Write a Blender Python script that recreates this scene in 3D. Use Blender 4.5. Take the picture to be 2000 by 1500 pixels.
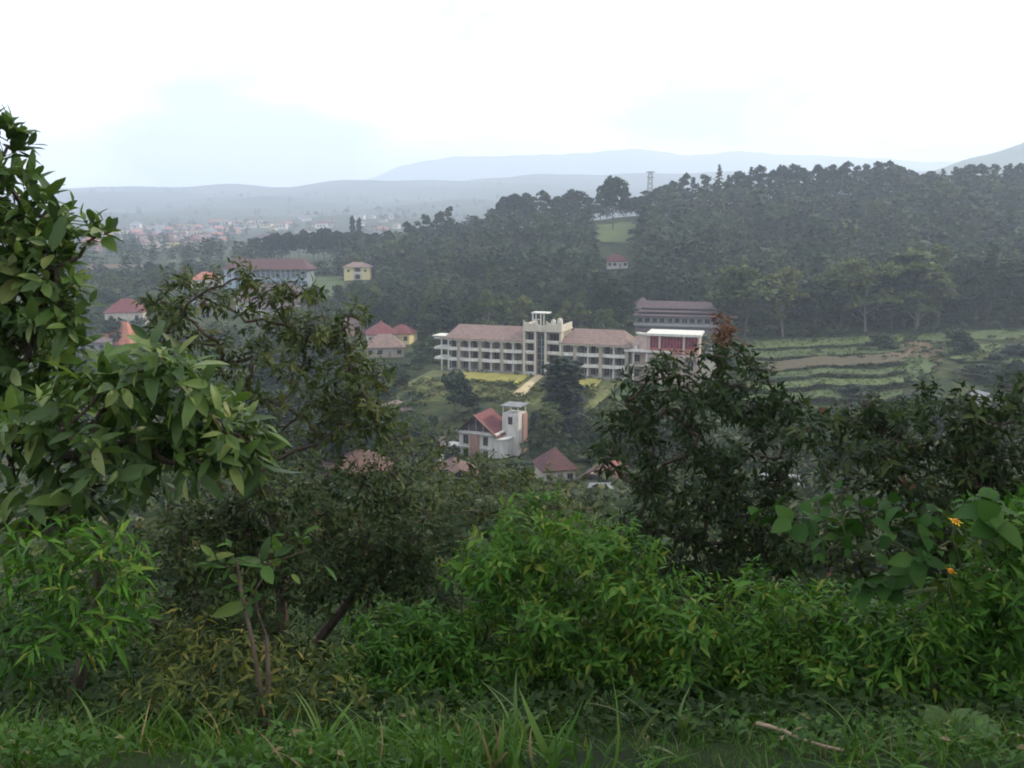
import bpy, math
import numpy as np
from mathutils import Vector, Matrix

rng = np.random.default_rng(11)
scene = bpy.context.scene
col = scene.collection
for o in list(bpy.data.objects):
    bpy.data.objects.remove(o)

# ------------------------------------------------------------------ camera
FPX, HORIZON = 1700.0, 445.0                       # focal length and eye level in 2000x1500 photo pixels
PITCH = math.atan((750.0 - HORIZON) / FPX)
CP, SP = math.cos(PITCH), math.sin(PITCH)
cam = bpy.data.cameras.new('camera')
cam.sensor_width = 36.0
cam.lens = FPX / 2000.0 * 36.0
cam.clip_start, cam.clip_end = 0.05, 60000.0
camo = bpy.data.objects.new('camera', cam)
col.objects.link(camo)
camo.location = (0, 0, 0)
camo.rotation_euler = (math.pi / 2 - PITCH, 0, 0)
scene.camera = camo

# ------------------------------------------------------------------ sky, sun, exposure
SUN_AZ, SUN_EL = math.radians(74), math.radians(36)     # azimuth measured from the view direction to the right
world = bpy.data.worlds.new('World')
scene.world = world
world.use_nodes = True
wn, wl = world.node_tree.nodes, world.node_tree.links
wn.clear()
w_out = wn.new('ShaderNodeOutputWorld')
w_bg = wn.new('ShaderNodeBackground')
w_bg.inputs['Strength'].default_value = 0.1
w_sky = wn.new('ShaderNodeTexSky')
w_sky.sky_type = 'NISHITA'
w_sky.sun_disc = False
w_sky.sun_elevation = SUN_EL
w_sky.sun_rotation = SUN_AZ
w_tc = wn.new('ShaderNodeTexCoord')
w_map = wn.new('ShaderNodeMapping')
w_map.inputs['Scale'].default_value = (2.2, 2.2, 5.0)
w_map.inputs['Location'].default_value = (-0.70, 0.2, 0.6)
w_noise = wn.new('ShaderNodeTexNoise')
w_noise.inputs['Scale'].default_value = 1.6
w_noise.inputs['Detail'].default_value = 6
w_noise.inputs['Roughness'].default_value = 0.5
w_ramp = wn.new('ShaderNodeValToRGB')
w_ramp.color_ramp.elements[0].position = 0.38
w_ramp.color_ramp.elements[0].color = (0.0, 0.0, 0.0, 1)
w_ramp.color_ramp.elements[1].position = 0.58
w_ramp.color_ramp.elements[1].color = (1, 1, 1, 1)
w_mix = wn.new('ShaderNodeMixRGB')
w_cloud = wn.new('ShaderNodeRGB')
w_cloud.outputs[0].default_value = (24.0, 24.0, 24.0, 1)
wl.new(w_tc.outputs['Generated'], w_map.inputs['Vector'])
wl.new(w_map.outputs[0], w_noise.inputs['Vector'])
wl.new(w_noise.outputs['Fac'], w_ramp.inputs['Fac'])
wl.new(w_ramp.outputs['Color'], w_mix.inputs['Fac'])
w_grey = wn.new('ShaderNodeMixRGB')                 # thin grey undersides, with some of the clear sky's blue
w_grey.inputs['Fac'].default_value = 0.75
w_grey.inputs['Color2'].default_value = (11.5, 12.0, 13.2, 1)
wl.new(w_sky.outputs[0], w_grey.inputs['Color1'])
wl.new(w_grey.outputs[0], w_mix.inputs['Color1'])
wl.new(w_cloud.outputs[0], w_mix.inputs['Color2'])
wl.new(w_mix.outputs[0], w_bg.inputs['Color'])
wl.new(w_bg.outputs[0], w_out.inputs['Surface'])

sun = bpy.data.lights.new('sun', 'SUN')
sun.energy = 5.0
sun.angle = math.radians(3)
sun.color = (1.0, 0.86, 0.62)
suno = bpy.data.objects.new('sun', sun)
col.objects.link(suno)
s_dir = Vector((math.sin(SUN_AZ) * math.cos(SUN_EL), math.cos(SUN_AZ) * math.cos(SUN_EL), math.sin(SUN_EL)))
suno.rotation_euler = s_dir.to_track_quat('Z', 'Y').to_euler()
suno.location = (60, 20, 80)

vs = scene.view_settings
vs.view_transform, vs.look, vs.exposure, vs.gamma = 'Standard', 'None', 0.0, 1.0
vs.use_curve_mapping = False
scene.render.engine = 'CYCLES'
cy = scene.cycles
cy.max_bounces, cy.diffuse_bounces, cy.glossy_bounces = 5, 3, 1
cy.transmission_bounces, cy.volume_bounces, cy.transparent_max_bounces = 3, 2, 4
cy.sample_clamp_indirect = 4
cy.filter_width = 1.9
cy.use_denoising = True

# ------------------------------------------------------------------ projection and terrain height
def ray(px, py):
    u, v = (px - 1000.0) / FPX, (750.0 - py) / FPX
    return np.array([u, CP + v * SP, v * CP - SP])

def P(px, py, Y):
    d = ray(px, py)
    return d * (Y / d[1])

def slope(py):
    v = (750.0 - np.asarray(py, float)) / FPX
    return (v * CP - SP) / (CP + v * SP)

def mpp(Y):                                         # metres per photo pixel at depth Y
    return Y / FPX

T_PX = [-500, 0, 250, 500, 750, 1000, 1250, 1500, 1750, 2000, 2500]
T_ROWS = [
    (2.4, [1500] * 11), (3.0, [1452] * 11), (4.5, [1392] * 11), (7, [1338] * 11), (12, [1298] * 11),
    (25, [1235] * 11), (60, [1120] * 11), (110, [1010] * 11), (150, [945] * 11),
    (190, [900, 900, 900, 900, 896, 893, 890, 872, 850, 840, 840]),
    (225, [840, 840, 835, 830, 815, 803, 803, 795, 785, 780, 780]),
    (250, [805, 805, 795, 785, 765, 752, 750, 742, 735, 730, 728]),
    (265, [790, 790, 780, 770, 745, 728, 726, 722, 708, 702, 700]),
    (290, [770, 770, 750, 740, 715, 708, 703, 692, 682, 674, 672]),
    (320, [740, 740, 715, 700, 685, 685, 680, 665, 654, 642, 642]),
    (360, [705, 705, 680, 665, 645, 640, 632, 632, 627, 615, 612]),
    (420, [640, 640, 625, 615, 595, 580, 572, 575, 570, 560, 555]),
    (500, [575, 575, 560, 550, 545, 522, 512, 502, 492, 482, 477]),
    (580, [545, 545, 540, 535, 520, 472, 460, 442, 427, 417, 412]),
    (640, [530, 530, 525, 515, 508, 447, 428, 402, 390, 384, 380]),
    (700, [522, 522, 518, 512, 502, 447, 422, 388, 375, 371, 368]),
    (850, [512, 512, 508, 505, 498, 462, 442, 412, 397, 392, 392]),
    (1100, [492, 492, 490, 490, 486, 475, 460, 440, 430, 430, 430]),
    (1500, [468, 468, 467, 466, 462, 460, 457, 450, 445, 445, 445]),
    (2000, [447, 447, 446, 444, 438, 436, 436, 436, 436, 436, 436]),
    (2600, [432, 430, 428, 422, 418, 414, 414, 414, 414, 414, 414]),
    (3500, [408, 402, 402, 398, 396, 394, 392, 390, 390, 390, 390]),
    (4500, [396, 384, 372, 374, 366, 360, 358, 356, 356, 356, 356]),
    (5000, [392, 379, 361, 366, 351, 346, 340, 336, 336, 336, 336]),
    (5500, [398, 390, 375, 378, 362, 352, 344, 340, 340, 340, 340]),
    (9500, [400] * 11)]
T_LY = np.log([r[0] for r in T_ROWS])
T_PY = np.array([r[1] for r in T_ROWS], float)
T_B = (np.array(T_PX, float) - 1000) / FPX / CP

def vnoise(x, y, seed=0.0):
    return (np.sin(x * 1.3 + y * .7 + seed) * np.sin(y * 1.1 - x * .5 + seed * 1.7) + .5 * np.sin(x * 2.9 + 1.3 + seed) * np.sin(y * 3.1 + seed))

def ground_z(X, Y):
    X, Y = np.atleast_1d(np.asarray(X, float)), np.atleast_1d(np.asarray(Y, float))
    Yc = np.maximum(Y, 2.4)
    b = np.clip(X / Yc, T_B[0], T_B[-1])
    ly = np.log(Yc)
    i = np.clip(np.searchsorted(T_LY, ly) - 1, 0, len(T_LY) - 2)
    t = np.clip((ly - T_LY[i]) / (T_LY[i + 1] - T_LY[i]), 0, 1)
    j = np.clip(np.searchsorted(T_B, b) - 1, 0, len(T_B) - 2)
    s = np.clip((b - T_B[j]) / (T_B[j + 1] - T_B[j]), 0, 1)
    s = s * s * (3 - 2 * s)
    py = (T_PY[i, j] * (1 - s) + T_PY[i, j + 1] * s) * (1 - t) + (T_PY[i + 1, j] * (1 - s) + T_PY[i + 1, j + 1] * s) * t
    z = Yc * slope(py)
    z = np.where(Y < 2.4, z + (2.4 - Y) * .06, z)
    amp = np.clip((Yc - 600) / 2500, 0, 1) * 16
    return z + amp * vnoise(X / 260, Y / 330, 2.0) + np.clip((Yc - 20) / 200, 0, 1) * .35 * vnoise(X / 9, Y / 9)

def gz(x, y):
    return float(ground_z(x, y)[0])

def ground_at(px, Y):
    py = 700.0
    for _ in range(6):
        d = ray(px, py)
        x = d[0] * Y / d[1]
        z = gz(x, Y)
        s = z / Y                                   # invert slope
        v = (s * CP + SP) / (CP - s * SP)
        py = 750 - v * FPX
    return np.array([x, Y, z]), py

# ------------------------------------------------------------------ materials
MATS = {}
def nodes_of(m):
    m.use_nodes = True
    nt = m.node_tree
    nt.nodes.clear()
    return nt.nodes, nt.links

def ramp(n, stops):
    r = n.new('ShaderNodeValToRGB')
    e = r.color_ramp.elements
    while len(e) < len(stops):
        e.new(.5)
    for k, (p, c) in enumerate(stops):
        e[k].position = p
        e[k].color = (c[0], c[1], c[2], 1)
    return r

def surface(name, stops, scale=1.0, rough=.8, bump=0.0, detail=5, stretch=(1, 1, 1), spec=.3, dist=.02):
    """plain surface with a noise driven spread of base colours and fine relief"""
    if name in MATS:
        return MATS[name]
    m = bpy.data.materials.new(name)
    n, l = nodes_of(m)
    out, b = n.new('ShaderNodeOutputMaterial'), n.new('ShaderNodeBsdfPrincipled')
    tc, mp, no = n.new('ShaderNodeTexCoord'), n.new('ShaderNodeMapping'), n.new('ShaderNodeTexNoise')
    mp.inputs['Scale'].default_value = stretch
    no.inputs['Scale'].default_value = scale
    no.inputs['Detail'].default_value = detail
    no.inputs['Roughness'].default_value = .6
    r = ramp(n, stops)
    l.new(tc.outputs['Object'], mp.inputs[0]); l.new(mp.outputs[0], no.inputs['Vector'])
    l.new(no.outputs['Fac'], r.inputs[0]); l.new(r.outputs[0], b.inputs['Base Color'])
    b.inputs['Roughness'].default_value = rough
    b.inputs['Specular IOR Level'].default_value = spec
    if bump:
        bp = n.new('ShaderNodeBump')
        bp.inputs['Strength'].default_value = bump
        bp.inputs['Distance'].default_value = dist
        l.new(no.outputs['Fac'], bp.inputs['Height']); l.new(bp.outputs[0], b.inputs['Normal'])
    l.new(b.outputs[0], out.inputs[0])
    MATS[name] = m
    return m

def sm(name, c, var=.25, scale=1.2, rough=.8, bump=.1, spec=.3, stretch=(1, 1, 1)):
    c = np.array(c)
    return surface(name, [(.3, c * (1 - var)), (.7, np.minimum(c * (1 + var), .9))], scale, rough, bump, 5, stretch, spec)

def roof_mat(name, c):
    """tiled roof: rows of tiles as fine relief, weathered colour"""
    if name in MATS:
        return MATS[name]
    m = sm(name, c, .28, .9, .8, 0)
    n, l = m.node_tree.nodes, m.node_tree.links
    b = [x for x in n if x.type == 'BSDF_PRINCIPLED'][0]
    tc, wv = n.new('ShaderNodeTexCoord'), n.new('ShaderNodeTexWave')
    wv.bands_direction = 'Z'
    wv.inputs['Scale'].default_value = 2.2
    wv.inputs['Distortion'].default_value = .6
    bp = n.new('ShaderNodeBump')
    bp.inputs['Strength'].default_value = .5
    bp.inputs['Distance'].default_value = .05
    l.new(tc.outputs['Object'], wv.inputs['Vector']); l.new(wv.outputs['Fac'], bp.inputs['Height'])
    l.new(bp.outputs[0], b.inputs['Normal'])
    return m

def glass(name, c, rough=.12):
    if name in MATS:
        return MATS[name]
    m = bpy.data.materials.new(name)
    n, l = nodes_of(m)
    out, b = n.new('ShaderNodeOutputMaterial'), n.new('ShaderNodeBsdfPrincipled')
    no = n.new('ShaderNodeTexNoise'); no.inputs['Scale'].default_value = .7
    tc = n.new('ShaderNodeTexCoord')
    r = ramp(n, [(.35, np.array(c) * .6), (.65, np.array(c) * 1.4)])
    l.new(tc.outputs['Object'], no.inputs['Vector']); l.new(no.outputs['Fac'], r.inputs[0]); l.new(r.outputs[0], b.inputs['Base Color'])
    b.inputs['Roughness'].default_value = rough
    b.inputs['Specular IOR Level'].default_value = .5
    l.new(b.outputs[0], out.inputs[0])
    MATS[name] = m
    return m

def leafmat(name, stops, src='attr', trans=.3, rough=.5, spec=.35):
    """leaf: each leaf picks its colour from the ramp; part of the light passes through the blade"""
    if name in MATS:
        return MATS[name]
    m = bpy.data.materials.new(name)
    n, l = nodes_of(m)
    out, b, tr, mx = n.new('ShaderNodeOutputMaterial'), n.new('ShaderNodeBsdfPrincipled'), n.new('ShaderNodeBsdfTranslucent'), n.new('ShaderNodeMixShader')
    r = ramp(n, stops)
    if src == 'obj':
        oi = n.new('ShaderNodeObjectInfo')
        l.new(oi.outputs['Random'], r.inputs[0])
    else:
        at = n.new('ShaderNodeAttribute'); at.attribute_name = 'tint'
        if src == 'both':
            oi, m1, m2 = n.new('ShaderNodeObjectInfo'), n.new('ShaderNodeMath'), n.new('ShaderNodeMath')
            m1.operation = 'MULTIPLY'; m1.inputs[1].default_value = .55
            m2.operation = 'MULTIPLY_ADD'; m2.inputs[1].default_value = .45
            l.new(at.outputs['Fac'], m1.inputs[0]); l.new(oi.outputs['Random'], m2.inputs[0]); l.new(m1.outputs[0], m2.inputs[2])
            l.new(m2.outputs[0], r.inputs[0])
        else:
            l.new(at.outputs['Fac'], r.inputs[0])
    l.new(r.outputs[0], b.inputs['Base Color'])
    b.inputs['Roughness'].default_value = rough
    b.inputs['Specular IOR Level'].default_value = spec
    hs = n.new('ShaderNodeHueSaturation')
    hs.inputs['Hue'].default_value = .485
    hs.inputs['Saturation'].default_value = 1.1
    hs.inputs['Value'].default_value = 1.25
    l.new(r.outputs[0], hs.inputs['Color']); l.new(hs.outputs[0], tr.inputs['Color'])
    mx.inputs[0].default_value = trans
    l.new(b.outputs[0], mx.inputs[1]); l.new(tr.outputs[0], mx.inputs[2]); l.new(mx.outputs[0], out.inputs[0])
    MATS[name] = m
    return m

BARK = surface('bark', [(.3, (.025, .019, .014)), (.7, (.085, .068, .052))], 9, .9, .6, 6, (3, 3, .6))
BARK_PALE = surface('bark_pale', [(.3, (.07, .06, .05)), (.7, (.20, .175, .15))], 6, .9, .5, 6, (3, 3, .6))
STEM_GREEN = surface('stem_green', [(.3, (.03, .05, .015)), (.7, (.07, .09, .03))], 20, .7, .2)

# ------------------------------------------------------------------ mesh helpers
def tag(o, label=None, cat=None, group=None, kind=None):
    if label: o['label'] = label
    if cat: o['category'] = cat
    if group: o['group'] = group
    if kind: o['kind'] = kind
    return o

def link(name, me, mat=None, parent=None):
    o = bpy.data.objects.new(name, me)
    col.objects.link(o)
    if mat is not None and me is not None and not me.materials:
        me.materials.append(mat)
    if parent is not None:
        o.parent = parent
    return o

def empty(name, loc, rz=0.0):
    o = bpy.data.objects.new(name, None)
    col.objects.link(o)
    o.empty_display_size = .3
    o.location = [float(x) for x in loc]
    o.rotation_euler = (0, 0, rz)
    return o

def tri_mesh(name, V, T, tint=None):
    me = bpy.data.meshes.new(name)
    V, T = np.ascontiguousarray(V, np.float32), np.ascontiguousarray(T, np.int32)
    me.vertices.add(len(V)); me.loops.add(T.size); me.polygons.add(len(T))
    me.vertices.foreach_set('co', V.ravel())
    me.loops.foreach_set('vertex_index', T.ravel())
    me.polygons.foreach_set('loop_start', np.arange(0, T.size, 3, dtype=np.int32))
    if tint is not None:
        a = me.attributes.new('tint', 'FLOAT', 'FACE')
        a.data.foreach_set('value', np.ascontiguousarray(tint, np.float32))
    me.update(calc_edges=True)
    return me

class MB:
    """collects boxes, prisms and tubes; build() links them as one mesh object"""
    def __init__(self):
        self.v, self.f = [], []
    def add(self, v, f):
        k = len(self.v)
        self.v += [tuple(map(float, x)) for x in v]
        self.f += [tuple(i + k for i in q) for q in f]
        return self
    def box(self, x0, x1, y0, y1, z0, z1):
        v = [(x, y, z) for z in (z0, z1) for y in (y0, y1) for x in (x0, x1)]
        return self.add(v, [(0, 2, 3, 1), (4, 5, 7, 6), (0, 1, 5, 4), (2, 6, 7, 3), (0, 4, 6, 2), (1, 3, 7, 5)])
    def prism(self, pts, y0, y1):                   # outline in x,z drawn out along y
        n = len(pts)
        v = [(x, y0, z) for x, z in pts] + [(x, y1, z) for x, z in pts]
        return self.add(v, [tuple(range(n)), tuple(range(2 * n - 1, n - 1, -1))] + [(i + n, (i + 1) % n + n, (i + 1) % n, i) for i in range(n)])
    def plan(self, pts, z0, z1):                    # outline in x,y drawn up
        n = len(pts)
        v = [(x, y, z0) for x, y in pts] + [(x, y, z1) for x, y in pts]
        return self.add(v, [tuple(range(n - 1, -1, -1)), tuple(range(n, 2 * n))] + [(i, (i + 1) % n, (i + 1) % n + n, i + n) for i in range(n)])
    def tube(self, pts, rad, sides=5):
        pts = [np.asarray(p, float) for p in pts]
        n, k = len(pts), len(self.v)
        for i, p in enumerate(pts):
            d = pts[min(i + 1, n - 1)] - pts[max(i - 1, 0)]
            d = d / (np.linalg.norm(d) + 1e-9)
            a = np.cross(d, [0.31, .95, .05] if abs(d[2]) > .7 else [0, 0, 1.0])
            a /= np.linalg.norm(a) + 1e-9
            b = np.cross(d, a)
            for s in range(sides):
                th = 2 * math.pi * s / sides
                self.v.append(tuple(p + rad[i] * (math.cos(th) * a + math.sin(th) * b)))
        for i in range(n - 1):
            for s in range(sides):
                t = (s + 1) % sides
                self.f.append((k + i * sides + s, k + i * sides + t, k + (i + 1) * sides + t, k + (i + 1) * sides + s))
        self.f.append(tuple(k + s for s in range(sides - 1, -1, -1)))
        self.f.append(tuple(k + (n - 1) * sides + s for s in range(sides)))
        return self
    def cyl(self, x, y, z0, z1, r0, r1=None, sides=10):
        return self.tube([(x, y, z0), (x, y, z1)], [r0, r0 if r1 is None else r1], sides)
    def hip(self, x0, x1, y0, y1, z, h, ins=None, thick=.18):
        """hipped roof with an eave board; ins is how far the ridge ends stand in from the short sides"""
        d = (y1 - y0) / 2
        w = (x1 - x0)
        if ins is None: ins = d
        if w >= y1 - y0 - .01:
            ym = (y0 + y1) / 2
            rdg = [(x0 + ins, ym), (x1 - ins, ym)]
            fc = [(4, 5, 9, 8), (5, 6, 9), (6, 7, 8, 9), (7, 4, 8)]
        else:
            xm = (x0 + x1) / 2
            rdg = [(xm, y0 + min(ins, d)), (xm, y1 - min(ins, d))]
            fc = [(4, 5, 8), (5, 6, 9, 8), (6, 7, 9), (7, 4, 8, 9)]
        c = [(x0, y0), (x1, y0), (x1, y1), (x0, y1)]
        v = [(x, y, z - thick) for x, y in c] + [(x, y, z) for x, y in c] + [(x, y, z + h) for x, y in rdg]
        return self.add(v, [(3, 2, 1, 0), (0, 1, 5, 4), (1, 2, 6, 5), (2, 3, 7, 6), (3, 0, 4, 7)] + fc)
    def gable(self, x0, x1, y0, y1, z, h, thick=.2):    # ridge runs along y
        xm = (x0 + x1) / 2
        return self.prism([(x0, z - thick), (xm, z + h - thick), (x1, z - thick), (x1, z), (xm, z + h), (x0, z)], y0, y1)
    def mesh(self, name):
        me = bpy.data.meshes.new(name)
        me.from_pydata(self.v, [], self.f)
        me.update()
        return me
    def build(self, name, mat, parent=None):
        return link(name, self.mesh(name), mat, parent)

def norm(a):
    return a / (np.linalg.norm(a, axis=-1, keepdims=True) + 1e-9)

# ---- leaf templates: x across, y along, z out of the blade; unit length
def leaf_full(w, droop=.25, fold=.22, prof=(0, .72, 1, .66, 0), lobed=0):
    t = [0, .22, .5, .8, 1.0]
    V = [(0, tt, -droop * tt * tt) for tt in t]
    for sx in (-1, 1):
        for k in (1, 2, 3):
            V.append((sx * w / 2 * prof[k], t[k] + (.05 if lobed and k == 3 else 0), -droop * t[k] ** 2 + fold * w / 2 * prof[k]))
    T = []
    for o, fl in ((5, 0), (8, 1)):
        tr = [(0, 1, o), (1, 2, o + 1), (1, o + 1, o), (2, 3, o + 2), (2, o + 2, o + 1), (3, 4, o + 2)]
        T += [t3[::-1] if fl else t3 for t3 in tr]
    return np.array(V), np.array(T)

def leaf_mid(w, droop=.2, fold=.25, at=.42):
    V = [(0, 0, 0), (-w / 2, at, fold * w / 2 - droop * at * at), (w / 2, at, fold * w / 2 - droop * at * at), (0, at, -droop * at * at), (0, 1, -droop)]
    return np.array(V), np.array([(0, 3, 1), (3, 4, 1), (0, 2, 3), (3, 2, 4)])

def leaf_card(w=.8):
    V = [(-w / 2, .15, .06), (w * .42, 0, -.05), (w / 2, .8, .08), (-w * .3, 1.0, -.06), (0, .5, .12)]
    return np.array(V), np.array([(0, 1, 4), (1, 2, 4), (2, 3, 4), (3, 0, 4)])

def blade(w, bend, seg=4):
    V, T = [], []
    for i in range(seg + 1):
        t = i / seg
        y, z = t - .25 * bend * t * t, -bend * t * t * .8
        ww = w / 2 * (1 - t ** 1.6) * (.75 + .5 * min(t * 3, 1))
        V += [(-ww, y, z), (ww, y, z)] if i < seg else [(0, y, z)]
    for i in range(seg - 1):
        a = 2 * i
        T += [(a, a + 1, a + 3), (a, a + 3, a + 2)]
    a = 2 * (seg - 1)
    T.append((a, a + 1, a + 2))
    return np.array(V), np.array(T)

def scatter(tpl, pos, d, nrm, size, tint, wide=1.0):
    """many copies of one template as one vertex and triangle array"""
    V0, T0 = tpl
    d = norm(d)
    side = norm(np.cross(d, nrm))
    n2 = np.cross(side, d)
    size = np.asarray(size, float).reshape(-1, 1, 1)
    V = pos[:, None, :] + size * (V0[None, :, 0:1] * wide * side[:, None, :] + V0[None, :, 1:2] * d[:, None, :] + V0[None, :, 2:3] * n2[:, None, :])
    T = T0[None] + (np.arange(len(pos)) * len(V0))[:, None, None]
    return V.reshape(-1, 3), T.reshape(-1, 3), np.repeat(tint, len(T0))

def merge(parts):
    Vs, Ts, Cs, k = [], [], [], 0
    for V, T, c in parts:
        Vs.append(V); Ts.append(T + k); Cs.append(c); k += len(V)
    return np.concatenate(Vs), np.concatenate(Ts), np.concatenate(Cs)

def rand_dir(n):
    return norm(rng.normal(size=(n, 3)))

UP = np.array([0, 0, 1.0])

# ------------------------------------------------------------------ ground, mountains, haze
def grid_mesh(name, X, Y, Z):
    r, c = X.shape
    V = np.stack([X, Y, Z], -1).reshape(-1, 3)
    i = np.arange(r * c).reshape(r, c)
    a, b, cc, d = i[:-1, :-1].ravel(), i[:-1, 1:].ravel(), i[1:, 1:].ravel(), i[1:, :-1].ravel()
    return tri_mesh(name, V, np.concatenate([np.stack([a, b, cc], 1), np.stack([a, cc, d], 1)]))

yy = np.concatenate([np.linspace(-28, 1.5, 14), np.exp(np.linspace(math.log(2.0), math.log(9400), 420))])
bb = np.linspace(-1.15, 1.15, 200)
GX = bb[None, :] * (yy[:, None] + 30)
GY = np.repeat(yy[:, None], len(bb), 1)
GZ = ground_z(GX, GY).reshape(GX.shape)
m_ground = surface('ground_cover', [(.34, (.010, .016, .006)), (.46, (.018, .030, .009)), (.56, (.034, .042, .014)), (.68, (.065, .055, .030))], .22, .95, .4, 9, (1, 1, 1), .1, .3)
tag(link('ground', grid_mesh('ground', GX, GY, GZ), m_ground), kind='structure')

def mountain(name, crest, Y, depth, foot, mat, label, jag):
    pxs = np.linspace(crest[0][0], crest[-1][0], 140)
    pys = np.interp(pxs, [c[0] for c in crest], [c[1] for c in crest])
    pys = pys + jag * (np.sin(pxs / 23.0) * .5 + np.sin(pxs / 9.1 + 1) * .3 + np.sin(pxs / 51.) * .9)
    tt = np.linspace(-1, 1, 31)
    X, YY, Z = [], [], []
    for t in tt:
        q = 1 - abs(t) ** 1.15
        yk = Y + t * depth
        x = (pxs - 1000) / FPX / CP * Y
        zc = Y * slope(pys)
        z = foot + (zc - foot) * q + (1 - q) * q * 60 * np.sin(pxs / 31.0 + t * 6)
        X.append(x); YY.append(np.full_like(x, yk) + 80 * np.sin(pxs / 40.0)); Z.append(z)
    o = link(name, grid_mesh(name, np.array(X), np.array(YY), np.array(Z)), mat)
    return tag(o, label, None, None, 'structure')

m_mount = surface('mountain_forest', [(.3, (.025, .045, .02)), (.7, (.06, .085, .035))], .012, .95, 0, 8)
mountain('mountain', [(500, 430), (600, 402), (680, 368), (740, 344), (790, 322), (840, 316), (900, 306), (960, 308), (1050, 297), (1130, 301), (1220, 293), (1330, 299), (1420, 296), (1520, 305), (1620, 303), (1740, 314), (1850, 318), (2100, 335), (2600, 380)], 9000, 800, 0, m_mount, 'pale mountain fading into low cloud', 2.5)
mountain('mountain', [(1640, 420), (1760, 352), (1830, 326), (1880, 305), (1930, 282), (1970, 258), (2010, 240), (2100, 200), (2250, 170), (2500, 150), (2800, 170), (3200, 240)], 3100, 900, 20, m_mount, 'blue grey mountain slope rising beyond the wooded hill', 3.0)

# ------------------------------------------------------------------ buildings
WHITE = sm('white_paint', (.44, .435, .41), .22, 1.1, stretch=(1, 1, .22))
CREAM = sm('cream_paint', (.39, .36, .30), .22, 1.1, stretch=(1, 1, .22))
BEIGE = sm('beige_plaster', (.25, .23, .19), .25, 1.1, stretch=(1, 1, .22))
GREYW = sm('grey_plaster', (.17, .17, .175), .2, .7)
PINKB = sm('pink_brick', (.27, .165, .14), .2, 3.0)
BRICKR = sm('red_brick', (.28, .11, .08), .25, 3.0)
PEACH = sm('peach_plaster', (.36, .285, .25), .15, .8)
YELLOW = sm('yellow_plaster', (.50, .44, .23), .12, .8)
BLUEP = sm('pale_blue_paint', (.23, .29, .335), .12, .8)
BLUEG = sm('blue_grey_paint', (.14, .165, .19), .15, .8)
CONC = sm('concrete', (.30, .29, .27), .2, 1.5)
R_BROWN = roof_mat('roof_brown_pink', (.155, .108, .095))
R_RED = roof_mat('roof_red', (.11, .033, .035))
R_ORANGE = roof_mat('roof_orange', (.28, .105, .07))
R_FADED = roof_mat('roof_faded_orange', (.085, .048, .040))
R_MAROON = roof_mat('roof_maroon', (.068, .030, .031))
R_PURPLE = roof_mat('roof_purple_grey', (.088, .062, .068))
R_DARK = roof_mat('roof_dark', (.05, .04, .042))
R_ZINC = roof_mat('roof_zinc', (.13, .14, .15))
DGLASS = glass('dark_glass', (.018, .020, .022))
BGLASS = glass('stair_glass', (.05, .065, .075))
RGLASS = glass('red_curtain_glass', (.15, .022, .045), .25)
CURT = glass('curtained_glass', (.10, .095, .085), .3)
CURT2 = glass('greenish_glass', (.045, .055, .05), .2)
FRAME = sm('window_frame', (.16, .13, .11), .15)
METAL = sm('grey_metal', (.22, .23, .24), .15, 2.0)

def window(parent, x, z, w, h, y, frame=None, pane=None, mull=1, fname='window'):
    """framed window on a wall whose face lies at y (towards -y); the pane is set back inside the frame"""
    frame, pane = frame or FRAME, pane or DGLASS
    t = .09
    m = MB()
    m.box(x - w / 2, x + w / 2, y - .06, y + .02, z, z + t).box(x - w / 2, x + w / 2, y - .06, y + .02, z + h - t, z + h)
    m.box(x - w / 2, x - w / 2 + t, y - .06, y + .02, z + t, z + h - t).box(x + w / 2 - t, x + w / 2, y - .06, y + .02, z + t, z + h - t)
    for k in range(mull):
        xm = x - w / 2 + w * (k + 1) / (mull + 1)
        m.box(xm - .035, xm + .035, y - .055, y + .02, z + t, z + h - t)
    f = m.build(fname, frame, parent)
    MB().box(x - w / 2 + t * .5, x + w / 2 - t * .5, y - .025, y + .015, z + t * .5, z + h - t * .5).build('pane', pane, f)
    return f

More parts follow.
